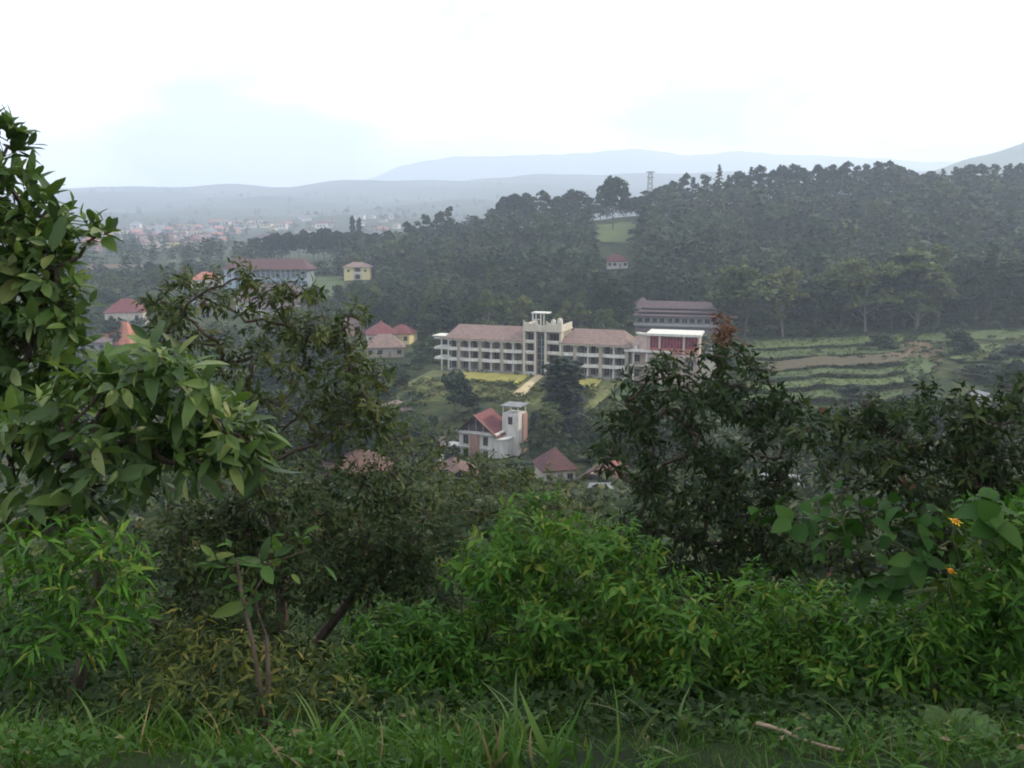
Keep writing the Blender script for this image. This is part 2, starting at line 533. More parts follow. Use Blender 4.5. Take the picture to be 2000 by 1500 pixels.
def build_hotel():
    FH = 3.25
    phi = math.radians(19)
    org = P(876, 721, 270)
    h = empty('hotel', org, -phi)
    tag(h, 'long three storey cream hotel with brown tiled roofs and white balconies behind the lawn', 'hotel')
    def wing(x0, x1, nb, side):
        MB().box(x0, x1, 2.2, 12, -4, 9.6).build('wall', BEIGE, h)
        MB().box(x0 - .1, x1 + .1, -.05, 2.2, -4, -.02).build('plinth', CONC, h)
        for k in (1, 2, 3):
            MB().box(x0, x1, .1, 2.2, FH * k - .28, FH * k).build('floor_slab', CREAM, h)
        bw = (x1 - x0) / nb
        for i in range(nb + 1):
            x = x0 + i * bw
            if i % 2 == 0:
                MB().box(x - .22, x + .22, -.02, .42, -.02, FH * 3 - .3).build('column', WHITE, h)
            else:
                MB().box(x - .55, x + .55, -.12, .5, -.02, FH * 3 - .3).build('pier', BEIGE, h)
        for k in (1, 2):
            for i in range(0, nb + 1, 2):
                a, b = max(x0, x0 + (i - 1) * bw + .56), min(x1, x0 + (i + 1) * bw - .56)
                pts, zz = [], []
                n = 9
                front = [(a + (b - a) * t / n, -.25 - .65 * math.sin(math.pi * t / n)) for t in range(n + 1)]
                back = [(x, y + .16) for x, y in front[::-1]]
                m = MB()
                m.plan(front + back, FH * k - .32, FH * k + .72)
                m.build('balcony_parapet', WHITE, h)
        for i in range(nb):
            xa, xb = x0 + i * bw + .24, x0 + (i + 1) * bw - .24
            if i % 2 == 0: xb -= .33
            else: xa += .33
            n = 8
            arc = [(xa + (xb - xa) * t / n, 9.45 - .75 + .6 * math.sin(math.pi * t / n)) for t in range(n + 1)]
            MB().prism([(xa, 9.46), (xb, 9.46)] [::-1] + arc, .02, .14).build('arched_valance', CREAM, h)
            for k in range(3):
                xc = (xa + xb) / 2
                window(h, xc - .55, FH * k + .35, 1.5, 2.2, 2.2, FRAME, [DGLASS, DGLASS, CURT, CURT2][rng.integers(4)], 1)
                d = MB().box(xc + .45, xc + 1.3, 2.12, 2.19, FH * k + .02, FH * k + 2.45).build('door', FRAME, h)
                MB().box(xc + .55, xc + 1.2, 2.09, 2.118, FH * k + .9, FH * k + 2.3).build('pane', DGLASS, d)
                MB().box(xc - 1.5, xc + 1.5, 2.14, 2.19, FH * k + 2.6, FH * k + 2.9).build('lintel_band', CREAM, h)
        MB().box(x0 - .9, x1 + .9, -1.0, 13, 9.5, 9.82).build('eave_board', CREAM, h)
        MB().hip(x0 - 1.0, x1 + (1.0 if side > 0 else .2), -1.1, 13.1, 10.02, 3.7, 3.2 if side > 0 else 2.4).build('roof', R_BROWN, h)
    wing(0, 25, 7, -1)
    wing(37, 56.5, 5, 1)
    # end galleries on the west gable
    for k in (1, 2, 3):
        MB().box(-5.0, -.3, .4, 6, FH * k - .3, FH * k + (.35 if k < 3 else .1)).build('end_gallery', WHITE, h)
    MB().box(-2.8, -2.4, .6, 1.0, -3, FH * 3 - .3).build('column', WHITE, h)
    MB().box(-5.4, -.9, .0, 6.4, 10.2, 10.5).build('gallery_roof', WHITE, h)
    MB().box(-4.6, -4.3, .6, .9, FH * 3 + .1, 10.2).build('post', WHITE, h)
    # tower
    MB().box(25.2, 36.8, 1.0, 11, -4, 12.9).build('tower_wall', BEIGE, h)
    for x in (25.25, 28.75, 32.0, 36.65):
        MB().box(x - .32, x + .32, -1.0, 1.0, -3, 13.1).build('tower_column', CREAM, h)
    for k in range(4):
        for xa, xb in ((25.6, 28.4), (32.35, 36.3)):
            MB().box(xa, xb, -.6, 1.0, FH * k - .3, FH * k + .12).build('tower_slab', CREAM, h)
            MB().box(xa, xb, -.62, -.45, FH * k + .12, FH * k + .75).build('tower_parapet', WHITE, h)
            window(h, (xa + xb) / 2, FH * k + .3, (xb - xa) * .8, 2.3, 1.0, FRAME, DGLASS, 2)
    for k in range(6):
        MB().box(29.1, 31.65, .55, .65, .2 + k * 2.05, 2.15 + k * 2.05).build('stair_pane', BGLASS, h)
        MB().box(29.1, 31.65, .45, .7, 2.16 + k * 2.05, 2.24 + k * 2.05).build('stair_mullion', CREAM, h)
    MB().box(30.3, 30.42, .44, .54, .2, 12.5).build('stair_mullion', CREAM, h)
    MB().box(24.8, 37.2, -1.25, 11.3, 13.1, 13.45).build('tower_cornice', CREAM, h)
    n = 10
    def crown_outline(a, b, hi, lo):
        top = [(a + (b - a) * t / n, 13.45 + hi - (hi - lo) * math.sin(math.pi * t / n) ** .8) for t in range(n + 1)]
        return [(a, 13.45), (b, 13.45)] + top[::-1]
    MB().prism(crown_outline(25.0, 29.6, 3.0, 2.0), -1.2, -.9).build('crown_parapet', CREAM, h)
    MB().prism(crown_outline(29.62, 32.2, 1.9, 1.5), -1.3, -.92).build('crown_parapet', CREAM, h)
    MB().prism(crown_outline(32.22, 37.0, 3.0, 1.9), -1.2, -.9).build('crown_parapet', CREAM, h)
    MB().box(36.7, 37.0, -.88, 11, 13.45, 15.2).build('crown_parapet', CREAM, h)
    MB().box(25.0, 25.3, -.88, 11, 13.45, 15.2).build('crown_parapet', CREAM, h)
    for x in (27.4, 29.9):
        for y in (1.0, 4.2):
            MB().box(x - .16, x + .16, y - .16, y + .16, 13.45, 18.3).build('pergola_post', WHITE, h)
    MB().box(27.0, 32.2, .7, 4.6, 18.3, 18.65).build('pergola_beam', WHITE, h)
    MB().box(27.2, 30.1, .82, 1.14, 16.4, 16.6).build('pergola_rail', WHITE, h)
    # end block and canopy
    MB().box(57.2, 66, 2.4, 11, -4, 7.9).build('end_wall', PEACH, h)
    MB().prism([(57, 9.9), (62.2, 9.9), (58.6, 12.6)], 2.6, 3.2).build('gable_panel', PEACH, h)
    MB().box(55.8, 70, -.9, 9.9, 8.3, 8.75).build('canopy', WHITE, h)
    for x in (58.6, 62.4, 66.6):
        MB().box(x - .2, x + .2, -.5, -.1, -3.5, 8.3).build('canopy_post', WHITE, h)
    MB().box(57.2, 66, .2, 2.4, 3.9, 4.4).build('end_balcony', CREAM, h)
    for x in (59.2, 63.4):
        for z in (.8, 5.0):
            window(h, x, z, 1.8, 2.0, 2.4)
    # rooftop tanks stand on the tower
    for x, s in ((33.3, 1.0), (35.3, 1.15)):
        t = empty('water_tank', h.matrix_basis @ Vector((x, 3.2, 13.45)), -phi)
        tag(t, 'white domed water tank on the hotel tower roof', 'water tank', 'tanks on the tower roof')
        MB().cyl(0, 0, 0, 2.4 * s, .85, .85, 12).build('tank_body', WHITE, t)
        MB().tube([(0, 0, 2.4 * s), (0, 0, 2.8 * s), (0, 0, 3.05 * s), (0, 0, 3.12 * s)], [.86, .66, .3, .05], 12).build('lid', CREAM, t)
        MB().box(-.9, .9, -.9, .9, 0, .12).build('base', CONC, t)
    # lawn terrace with its grassed bank, and the ramp
    mw = h.matrix_basis
    def sheet(name, pts, mat):
        W = [mw @ Vector(p) for p in pts]
        m = MB(); m.add(W, [tuple(range(len(W)))])
        return tag(m.build(name, mat), kind='structure')
    LAWN = surface('lawn_sun_toned', [(.3, (.21, .20, .045)), (.7, (.33, .29, .08))], .35, .9, .3, 6)  # sunlight on the grass is put into this bright yellow green
    PATHM = surface('sandy_path', [(.3, (.27, .23, .14)), (.7, (.42, .35, .23))], .6, .9, .2)
    BANKM = surface('grass_bank', [(.3, (.04, .06, .016)), (.5, (.085, .10, .03)), (.7, (.17, .145, .06))], .5, .95, .4, 8)
    sheet('lawn', [(2.5, -13, -.9), (27.4, -13, -.9), (27.4, -1.6, -.06), (2.5, -1.6, -.06)], LAWN)
    sheet('lawn', [(34, -12, -.9), (50, -12, -.9), (50, -1.6, -.1), (34, -1.6, -.1)], LAWN)
    sheet('bank', [(-6, -29, -3.0), (54, -29, -3.0), (56, -12.4, -.95), (56, -1.0, -.3), (-5, -1.0, -.3), (-5, -12.4, -.95)], BANKM)
    sheet('bank', [(-9, -36, -7.5), (57, -36, -7.5), (54, -29, -3.0), (-6, -29, -3.0)], BANKM)
    sheet('path', [(28.6, -24.0, -2.30), (32.8, -24.0, -2.30), (32.0, -12.4, -.84), (29.3, -12.4, -.84)], PATHM)
    sheet('path', [(29.3, -12.4, -.84), (32.0, -12.4, -.84), (32.0, -1.2, .05), (29.3, -1.2, .05)], PATHM)
    rb = np.random.default_rng(3)
    for k in range(150):
        x, y = rb.uniform(0, 56), rb.choice([rb.uniform(-2.6, -1.0), -12.6 + rb.normal(0, .5)])
        if 28.4 < x < 32.8: continue
        w = mw @ Vector((x, y, -.1 if y > -3 else -.9))
        BANK_SHRUBS.append((w.x, w.y, w.z - .1, rb.uniform(.3, 1.0)))
    for k in range(420):
        t = rb.uniform(0, 1)
        y = -12.8 - 17 * t
        x = rb.uniform(-5, 52)
        if 28 < x < 33.4 and y > -25: continue
        w = mw @ Vector((x, y, -1.0 - 2.05 * t - .15))
        BANK_SHRUBS.append((w.x, w.y, w.z, rb.uniform(.4, 1.7) * (1 + .5 * (rb.uniform() < .2))))
    return h
BANK_SHRUBS = []
hotel = build_hotel()

def build_red_hall():
    phi = math.radians(17)
    Y = 250
    org = P(1264, 733, Y)
    h = empty('hall', org, -phi)
    tag(h, 'flat roofed hall with red glass front and pale pink columns beside the hotel', 'hall')
    W = 14.6
    zt = 12.4
    MB().box(.3, W - .3, 1.2, 10, -3, zt - .7).build('wall', PEACH, h)
    MB().box(-.6, W + .4, -.9, 10.6, zt - .7, zt).build('roof_slab', WHITE, h)
    for x in (.25, 3.3, 10.2, 14.3):
        MB().box(x - .28, x + .28, -.3, .5, -3, zt - .7).build('column', PEACH, h)
    MB().box(-.2, W + .2, -.45, 1.2, 5.2, 6.3).build('floor_band', PEACH, h)
    def bay(a, b, n):
        w = (b - a) / n
        for i in range(n):
            MB().box(a + i * w + .05, a + (i + 1) * w - .05, .3, .42, 6.32, 8.0).build('panel', BRICKR, h)
            MB().box(a + i * w + .05, a + (i + 1) * w - .05, .32, .42, 8.1, zt - .75).build('glass_panel', RGLASS, h)
            MB().box(a + i * w - .05, a + i * w + .05, .25, .46, 6.32, zt - .72).build('mullion', BRICKR, h)
        MB().box(a, b, .26, .47, 8.0, 8.1).build('transom', BRICKR, h)
    bay(.6, 3.0, 3); bay(3.6, 9.9, 7); bay(10.5, 14.0, 4)
    for x in (1.8, 5.0, 7.8, 12.2):
        window(h, x, 1.6, 1.9, 2.8, 1.2, WHITE, DGLASS, 1)
    MB().plan([(-3.6, 3.0), (-3.3, 3.2), (.0, .2), (-.3, -.1)], -3, zt - .75).build('wing_wall', PEACH, h)
    MB().plan([(-4.0, 2.8), (-3.2, 3.5), (.3, .4), (-.5, -.4)], zt - .74, zt - .2).build('wing_coping', WHITE, h)
    MB().box(W, W + 5, 1.5, 9, -3, 5.4).build('side_wall', CREAM, h)
    MB().hip(W + .02, W + 5.6, .8, 9.6, 5.6, 2.4, 2.5).build('side_roof', R_ZINC, h)
    return h
build_red_hall()

def build_terraced_block():
    Y = 350
    org = P(1240, 662, Y)
    h = empty('lodge', org, -math.radians(14))
    tag(h, 'grey lodge with stepped purple brown roofs on the slope above the hall', 'lodge')
    W = 33
    MB().box(0, W, 0, 11, -4, 9.6).build('wall', GREYW, h)
    for k, (zz, iy, ix) in enumerate(((9.7, -1.2, -1.0), (11.1, .9, .6), (12.5, 2.6, 2.0))):
        MB().hip(ix, W - ix, iy, 12.2 - iy, zz, 1.75 if k < 2 else 2.6, 1.8).build('roof', R_PURPLE, h)
    MB().box(-.6, W + .4, -1.6, 0, 5.6, 6.5).build('balcony_parapet', sm('dull_white', (.30, .30, .31), .2), h)
    for i in range(11):
        window(h, 1.8 + i * 2.95, 6.9, 1.9, 1.8, 0, GREYW, DGLASS, 1)
    MB().hip(-1.2, W + .8, -4.2, .3, 2.9, 1.6, 1.5).build('lean_roof', R_PURPLE, h)
    for i in range(6):
        MB().box(.5 + i * 6.3, .8 + i * 6.3, -1.5, -1.2, 2.0, 9.4).build('post', GREYW, h)
    MB().box(1, W - 1, -3.2, -.02, -4, 2.7).build('lower_wall', GREYW, h)
    t = empty('pavilion', P(1255, 622, 372), 0)
    tag(t, 'small pavilion with a pyramid roof behind the grey lodge', 'pavilion')
    MB().box(-4, 4, -4, 4, -5, 4.5).build('wall', GREYW, t)
    MB().hip(-5.2, 5.2, -5.2, 5.2, 4.6, 4.6, 5.1).build('roof', R_PURPLE, t)
    window(t, 0, 1.4, 2, 2, -4)
build_terraced_block()

def build_white_house():
    Y = 190
    s = mpp(Y)
    org = P(897, 896, Y + 3)
    h = empty('house', org, math.radians(-24))
    tag(h, 'white two storey house with red gable roof and a stair tower', 'house')
    W, D = 9.2, 9.0
    MB().box(0, W, 0, D, -3, 6.3).build('wall', WHITE, h)
    MB().box(-.25, W + .25, -.35, D, 2.9, 3.25).build('floor_band', WHITE, h)
    MB().box(-.45, W + .45, -.6, D + .2, 6.3, 6.75).build('eave_band', WHITE, h)
    MB().box(2.95, 5.1, -.5, -.02, -2.5, 6.2).build('brick_panel', PINKB, h)
    for x, w in ((1.75, 1.35), (6.7, 1.25)):
        window(h, x, 3.75, w, 2.1, 0, FRAME, DGLASS, 1)
        window(h, x, .55, w, 2.0, 0, FRAME, DGLASS, 1)
    d = MB().box(3.4, 4.6, -.56, -.5, -.6, 1.9).build('door', FRAME, h)
    MB().box(4.4, 4.5, -.6, -.56, .5, .7).build('handle', METAL, d)
    # steep gable, dark face, red slope falling to the east
    apex = (4.1, 10.4)
    MB().prism([(.3, 6.76), (9.0, 6.76), apex], .5, .8).build('gable_face', R_DARK, h)
    for x, zt in ((2.3, 8.3), (5.9, 8.6), (4.1, 9.8)):
        MB().box(x - .1, x + .1, .38, .5, 6.76, zt).build('gable_strut', METAL, h)
    def slopes(xe, ze, nm, mt):
        a = np.array(apex); e = np.array([xe, ze])
        MB().prism([tuple(a), tuple(e), (e[0], e[1] + .25), (a[0], a[1] + .28)], -.9, D - .4).build(nm, mt, h)
    slopes(9.9, 5.9, 'roof', R_RED)
    slopes(-.7, 6.0, 'roof', R_DARK)
    MB().prism([(4.1, 10.7), (9.9, 6.16), (9.9, 6.5), (4.1, 11.05)], -1.02, -.9).build('barge_board', PINKB, h)
    MB().plan([(W, -.2), (W + 1.6, .3), (W + 2.3, 1.6), (W + 2.4, 4.5), (W, 4.5)], -3, 5.3).build('bay_wall', WHITE, h)
    MB().plan([(W - .1, -.4), (W + 1.8, .1), (W + 2.6, 1.5), (W + 2.7, 4.8), (W - .1, 4.8)], 5.3, 5.55).build('bay_slab', WHITE, h)
    # stair tower
    MB().box(9.0, 13.0, 4.0, 8.6, -3, 10.6).build('tower_wall', WHITE, h)
    MB().box(13.0, 13.22, 6.2, 8.7, -3, 10.4).build('tower_brick', PINKB, h)
    MB().box(8.6, 13.6, 3.6, 9.0, 12.3, 12.5).build('tower_roof', R_ZINC, h)
    for x in (9.2, 11.0, 12.8):
        for y in (4.2, 8.4):
            MB().box(x - .12, x + .12, y - .12, y + .12, 10.6, 12.3).build('tower_post', WHITE, h)
    window(h, 11.0, 8.2, 1.1, 1.8, 4.0)
    MB().box(-5.5, -.3, .4, 3, -3, 2.6).build('annex_wall', WHITE, h)
    MB().box(-6, -.46, -.2, 3.6, 2.6, 2.95).build('annex_slab', WHITE, h)
build_white_house()

def house(px, py, Y, w, d, h, rise, wall, roof, rz, label, name='house', wins=3, floors=1, kind='hip', ov=.6, group=None, sink=4.0):
    """a plain small house: py is the photo row of its base"""
    ys = np.linspace(max(60, Y * .6), Y * 1.5, 120)
    Yg = min(ys, key=lambda q: abs(ground_at(px, q)[1] - py) + .02 * abs(q - Y))
    if abs(ground_at(px, Yg)[1] - py) < 6:
        k = Yg / Y
        Y, w, d, h, rise, ov = Yg, w * k, d * k, h * k, rise * k, ov * k
    e = empty(name, P(px, py, Y), math.radians(rz))
    tag(e, label, 'house', group)
    MB().box(-w / 2, w / 2, -d / 2, d / 2, -sink, h).build('wall', wall, e)
    m = MB()
    if kind == 'hip': m.hip(-w / 2 - ov, w / 2 + ov, -d / 2 - ov, d / 2 + ov, h + .2, rise)
    elif kind == 'gable': m.gable(-w / 2 - ov, w / 2 + ov, -d / 2 - ov, d / 2 + ov, h + .2, rise)
    else: m.box(-w / 2 - ov, w / 2 + ov, -d / 2 - ov, d / 2 + ov, h + .01, h + rise)
    m.build('roof', roof, e)
    fh = h / floors
    for f in range(floors):
        for i in range(wins):
            x = -w / 2 + w * (i + .5) / wins
            if f == 0 and i == wins // 2:
                dd = MB().box(x - .5, x + .5, -d / 2 - .07, -d / 2 - .01, 0, 2.1).build('door', FRAME, e)
                MB().box(x + .3, x + .4, -d / 2 - .11, -d / 2 - .07, .95, 1.1).build('handle', METAL, dd)
            else:
                window(e, x, f * fh + fh * .3, min(1.6, w / wins * .6), fh * .48, -d / 2)
    return e

house(1083, 938, 165, 6.2, 7.0, 2.9, 3.6, CREAM, R_MAROON, 14, 'cottage with maroon pyramid roof below the white house', kind='hip')
house(1172, 962, 150, 6.0, 7.0, 2.6, 2.4, WHITE, R_MAROON, -24, 'low cottage with red brown roof and an orange neighbour', kind='gable')
house(1208, 946, 158, 2.6, 5.0, 2.7, 1.6, PEACH, R_ORANGE, 20, 'tiny shed with bright orange tiled roof between the trees', kind='gable', wins=2)
house(1168, 985, 135, 5.0, 4, 2.6, .25, sm('blue_white', (.55, .58, .62), .1), R_ZINC, 8, 'small white walled shed with flat metal roof', kind='flat', wins=3)
house(1524, 972, 120, 4.6, 5, 2.4, .5, WHITE, R_ZINC, -12, 'pale metal roofed shed seen between two dark trees', kind='gable', wins=2)
house(705, 945, 120, 8.5, 7, 2.6, 2.3, CREAM, R_FADED, 25, 'cottage with faded orange roof half hidden by thin branches', kind='hip')
house(640, 842, 170, 7, 6, 3.2, .3, WHITE, R_ZINC, 5, 'white flat roofed house glimpsed through the sparse tree', kind='flat', wins=3)
house(835, 895, 150, 5.5, 6, 3.0, .5, WHITE, R_DARK, -6, 'white walled house with dark roof left of the stair tower house', kind='hip')
house(893, 958, 105, 4.2, 5, 2.2, 1.2, GREYW, R_FADED, 12, 'little grey shed with rusty metal roof under olive shrubs', kind='gable', wins=2)
house(775, 822, 205, 6, 6, 3.2, 1.8, CREAM, R_BROWN, 12, 'cream house with tan roof on the grassy bank', kind='hip')
# red roofs west of the hotel
house(745, 672, 330, 11, 11, 4.2, 4.4, CREAM, R_RED, 12, 'house with large red roof among trees west of the hotel', wins=4)
house(785, 668, 318, 9, 8, 3.4, 3.0, YELLOW, R_RED, -14, 'yellow walled house with red roof near the hotel', wins=3)
house(752, 694, 300, 13, 9, 3.2, 4.2, BEIGE, R_BROWN, 8, 'house with wide faded pink brown roof in front of the red roofs', wins=4)
house(690, 650, 345, 8, 8, 4.0, 3.4, PINKB, R_BROWN, -10, 'pink brick house with pinkish roof behind the sparse tree', wins=3)
# red roofs on the far west side
house(250, 632, 330, 13.5, 10, 4.6, 4.8, CREAM, R_RED, 10, 'house with bright red hipped roof above an orange one', wins=3)
house(243, 690, 275, 13.5, 10, 3.4, 6.6, BEIGE, R_ORANGE, -16, 'house with steep weathered orange roof', wins=3)
house(405, 560, 430, 13, 9, 3.6, 3.6, CREAM, R_ORANGE, 6, 'house with orange roof beyond the sparse tree top', wins=4)
house(400, 612, 390, 8, 8, 5.0, 2.0, BLUEG, R_ZINC, 0, 'blue grey two storey house behind the sparse tree', wins=3, floors=2)
house(1203, 522, 545, 13, 9, 3.6, 4.2, WHITE, R_RED, 5, 'lone white house with red roof in the hillside clearing', wins=4)
house(190, 700, 300, 9, 8, 6, 1.5, GREYW, R_PURPLE, 8, 'grey two storey house beside the big leafed tree', wins=3, floors=2)
house(1920, 792, 210, 4, 4, 2.4, .9, WHITE, R_ZINC, 10, 'tiny white field hut behind the dark tree', kind='gable', wins=2)

def build_blue_school():
    Y = 480
    h = empty('school', P(442, 560, Y), -math.radians(6))
    tag(h, 'long pale blue building with red brown roof in the haze', 'school')
    W = 46
    MB().box(6, W, 0, 12, -6, 8.2).build('wall', BLUEG, h)
    MB().box(0, 6.2, -2.0, 12, -6, 9.6).build('end_block', BLUEP, h)
    MB().hip(-1, W + 1.5, -3.4, 13.4, 9.8, 5.4, 5).build('roof', R_MAROON, h)
    MB().box(6.2, W, -1.6, 0, 3.6, 4.7).build('gallery_parapet', BLUEP, h)
    for i in range(14):
        x = 7.5 + i * 2.85
        window(h, x, 5.0, 1.9, 2.6, 0, BLUEP, DGLASS, 1)
        MB().box(x - 1.6, x - 1.25, -1.55, -1.2, -2, 9.3).build('column', BLUEP, h)
    for z in (1.0, 5.2):
        window(h, 2.9, z, 2.6, 2.6, -2.0, WHITE, DGLASS, 1)
build_blue_school()

def build_purple_roof():
    h = empty('hall', P(462, 612, 420), -math.radians(5))
    tag(h, 'white walled hall with broad purple roof below the pale blue building', 'hall')
    MB().box(0, 31, 0, 16, -6, 5.6).build('wall', WHITE, h)
    MB().hip(-1.6, 32.6, -2.2, 18, 5.8, 8.2, 7).build('roof', R_PURPLE, h)
    for i in range(8):
        window(h, 2.4 + i * 3.75, 1.6, 2.0, 2.4, 0, WHITE, DGLASS, 1)
    MB().hip(14, 33, -6.5, -.1, 3.4, 1.8, 2.2).build('porch_roof', R_PURPLE, h)
    for x in (14.6, 20.4, 26.4, 32.2):
        MB().box(x - .2, x + .2, -6, -5.6, -5, 3.2).build('post', WHITE, h)
build_purple_roof()

def build_yellow_house():
    h = empty('house', P(672, 546, 497), math.radians(3))
    h.scale = (1.08, 1.08, .92)
    tag(h, 'square yellow house with dark balcony recess at the wood edge', 'house')
    MB().box(0, 5, 0, 9, -5, 7.4).build('wall', YELLOW, h)
    MB().box(9, 13.6, 0, 9, -5, 7.4).build('wall', YELLOW, h)
    MB().box(5.01, 8.99, 1.8, 9, -5, 7.4).build('recess_wall', CREAM, h)
    MB().box(5.02, 8.98, .2, 1.8, 3.3, 4.6).build('balcony', WHITE, h)
    window(h, 7, .3, 2.6, 2.5, 1.8, FRAME, DGLASS, 1)
    window(h, 7, 4.7, 2.6, 2.2, 1.8, FRAME, DGLASS, 1)
    for x in (5.5, 8.5):
        MB().box(x - .15, x + .15, .1, .4, -4, 3.3).build('post', WHITE, h)
    for x in (2.4, 11.2):
        window(h, x, 4.6, 1.3, 1.5, 0)
    MB().hip(-1, 14.6, -1, 10, 7.6, 2.9, 5.4).build('roof', R_BROWN, h)
build_yellow_house()

# far town: small houses share a few meshes
def town():
    kinds = []
    for wall, roof, nm in ((WHITE, R_RED, 'white house with red roof'), (CREAM, R_BROWN, 'cream house with brown roof'), (PINKB, R_ORANGE, 'pink house with orange roof'), (WHITE, R_ZINC, 'white house with pale metal roof'), (YELLOW, R_MAROON, 'yellow house with dark red roof')):
        w = MB().box(-6, 6, -5, 5, -8, 6.5).mesh('wall'); w.materials.append(wall)
        r = MB().hip(-6.8, 6.8, -5.8, 5.8, 6.7, 3.6).mesh('roof'); r.materials.append(roof)
        gl = MB().box(-.9, .9, -.06, 0, 0, 2.0).mesh('window'); gl.materials.append(DGLASS)
        kinds.append((w, r, gl, nm))
    n = 0
    rr = np.random.default_rng(5)
    for k in range(150):
        if k < 105: px, Y = rr.uniform(165, 440), rr.uniform(1000, 2150)
        else: px, Y = rr.uniform(430, 780), rr.uniform(1250, 2300)
        g, py = ground_at(px, Y)
        if py < 425: continue
        w, r, gl, nm = kinds[rr.integers(5)]
        s = rr.uniform(.8, 1.5) * (1.0 if Y < 1600 else 1.15)
        e = empty('town_house', g, rr.uniform(-.5, .5))
        e.scale = (s * rr.uniform(.9, 1.8), s, s * rr.uniform(.8, 1.1))
        tag(e, 'small ' + nm + ' in the far hazy town', 'house', 'houses of the far town: ' + nm)
        link('wall', w, None, e); link('roof', r, None, e)
        for x in (-3.6, 0, 3.6):
            q = link('window', gl, None, e); q.location = (x, -5.02, 2.6)
town()

def pylon():
    g, _ = ground_at(1268, 690)
    top = P(1268, 334, 690)
    H = top[2] - g[2]
    e = empty('lattice_mast', g)
    tag(e, 'grey steel lattice mast standing above the ridge trees', 'mast')
    w0, w1 = 2.6, 1.2
    for sx in (-1, 1):
        for sy in (-1, 1):
            MB().tube([(sx * w0, sy * w0, -1), (sx * w1, sy * w1, H)], [.28, .2], 4).build('leg', METAL, e)
    n = 9
    for k in range(n):
        a, b = k / n, (k + 1) / n
        wa, wb = w0 + (w1 - w0) * a, w0 + (w1 - w0) * b
        for sy in (-1, 1):
            MB().tube([(-wa, sy * wa, a * H), (wb, sy * wb, b * H)], [.14, .14], 4).build('brace', METAL, e)
            MB().tube([(wa, sy * wa, a * H), (-wb, sy * wb, b * H)], [.14, .14], 4).build('brace', METAL, e)
    MB().box(-3.4, 3.4, -.3, .3, H - 1.2, H - .5).build('crossarm', METAL, e)
    MB().box(-2.8, 2.8, -.3, .3, H - 5, H - 4.4).build('crossarm', METAL, e)
pylon()

# ------------------------------------------------------------------ fields
def draped(name, px0, px1, Y0, Y1, mat, lift=.12, n=14, skew=0.0):
    ys = np.linspace(Y0, Y1, n)
    X, YY = [], []
    for y in ys:
        a = ground_at(px0 + skew * (y - Y0), y)[0][0]; b = ground_at(px1 + skew * (y - Y0), y)[0][0]
        xs = np.linspace(a, b, 24)
        X.append(xs + 1.6 * np.sin(y / 4.0) + 1.1 * np.sin(y / 1.7 + px0)); YY.append(np.full(24, y) + 1.6 * np.sin(xs / 4) + .8 * np.sin(xs / 1.7))
    X, YY = np.array(X), np.array(YY)
    Z = ground_z(X, YY).reshape(X.shape) + lift
    return tag(link(name, grid_mesh(name, X, YY, Z), mat), kind='structure')

F_DRY = surface('dry_field', [(.3, (.036, .032, .016)), (.7, (.066, .055, .030))], .9, .95, .3, 7, (.4, 2, 1))
F_GREEN = surface('green_field', [(.3, (.028, .050, .014)), (.7, (.058, .085, .025))], .9, .95, .3, 7, (.4, 2, 1))
F_LIGHT = surface('light_green_field', [(.3, (.040, .065, .016)), (.7, (.075, .100, .028))], .9, .95, .3, 7)
F_RED = surface('red_soil_field', [(.3, (.06, .042, .024)), (.7, (.115, .075, .045))], .9, .95, .3, 7, (2, .5, 1))
BANK = surface('dark_bank', [(.3, (.022, .026, .012)), (.7, (.06, .06, .025))], .8, .95, .5, 7)

def terraces(px0, px1, steps):
    """flat treads stepping up the slope, a dark earth bank in front of each"""
    pxs = np.linspace(px0, px1, 60)
    wob = 1.6 * np.sin(pxs / 31.0) + .8 * np.sin(pxs / 11.0)
    def row(Y, Yz):
        x, z = [], []
        for p in pxs:
            x.append(ground_at(p, Y)[0][0]); z.append(ground_at(p, Yz)[0][2] + .55)
        z = np.convolve(np.pad(z, 4, 'edge'), np.ones(9) / 9, 'valid')
        return np.array(x), Y + wob, z
    for k, (Yf, Yb, mat) in enumerate(steps):
        xa, ya, za = row(Yf, Yb)
        xb, yb, zb = row(Yb, Yb)
        lip = .05 * np.sin(pxs / 3.0)
        tag(link('field', grid_mesh('field', np.array([xa, (xa + xb) / 2, xb]), np.array([ya, (ya + yb) / 2, yb]), np.array([za, zb + lip, zb])), mat), kind='structure')
        if mat is not F_DRY:
            crop_rows(xa, xb, Yf, Yb, lambda x, y, xa=xa, za=za: float(np.interp(x, xa, za)), .55, 2.6)
        else:
            crop_rows(xa, xb, Yf, Yb, lambda x, y, xa=xa, za=za: float(np.interp(x, xa, za)), .3, 5.5, 20)
        for x, y, z in zip(np.interp(np.linspace(0, 59, 190), range(60), xa), np.interp(np.linspace(0, 59, 190), range(60), ya), np.interp(np.linspace(0, 59, 190), range(60), za)):
            HEDGE.append((x + rng.normal(0, .3), y - .6 + rng.normal(0, .2), z - rng.uniform(.6, 1.3), rng.uniform(.5, 1.2)))
        _, _, z0 = row(Yf, Yf)
        tag(link('bank', grid_mesh('bank', np.array([xa, xa, xa]), np.array([ya - 1.1, ya - .5, ya - .01]), np.array([z0 - 1.2, (z0 + za) / 2, za + .12])), BANK), kind='structure')
CROPS, HEDGE = [], []
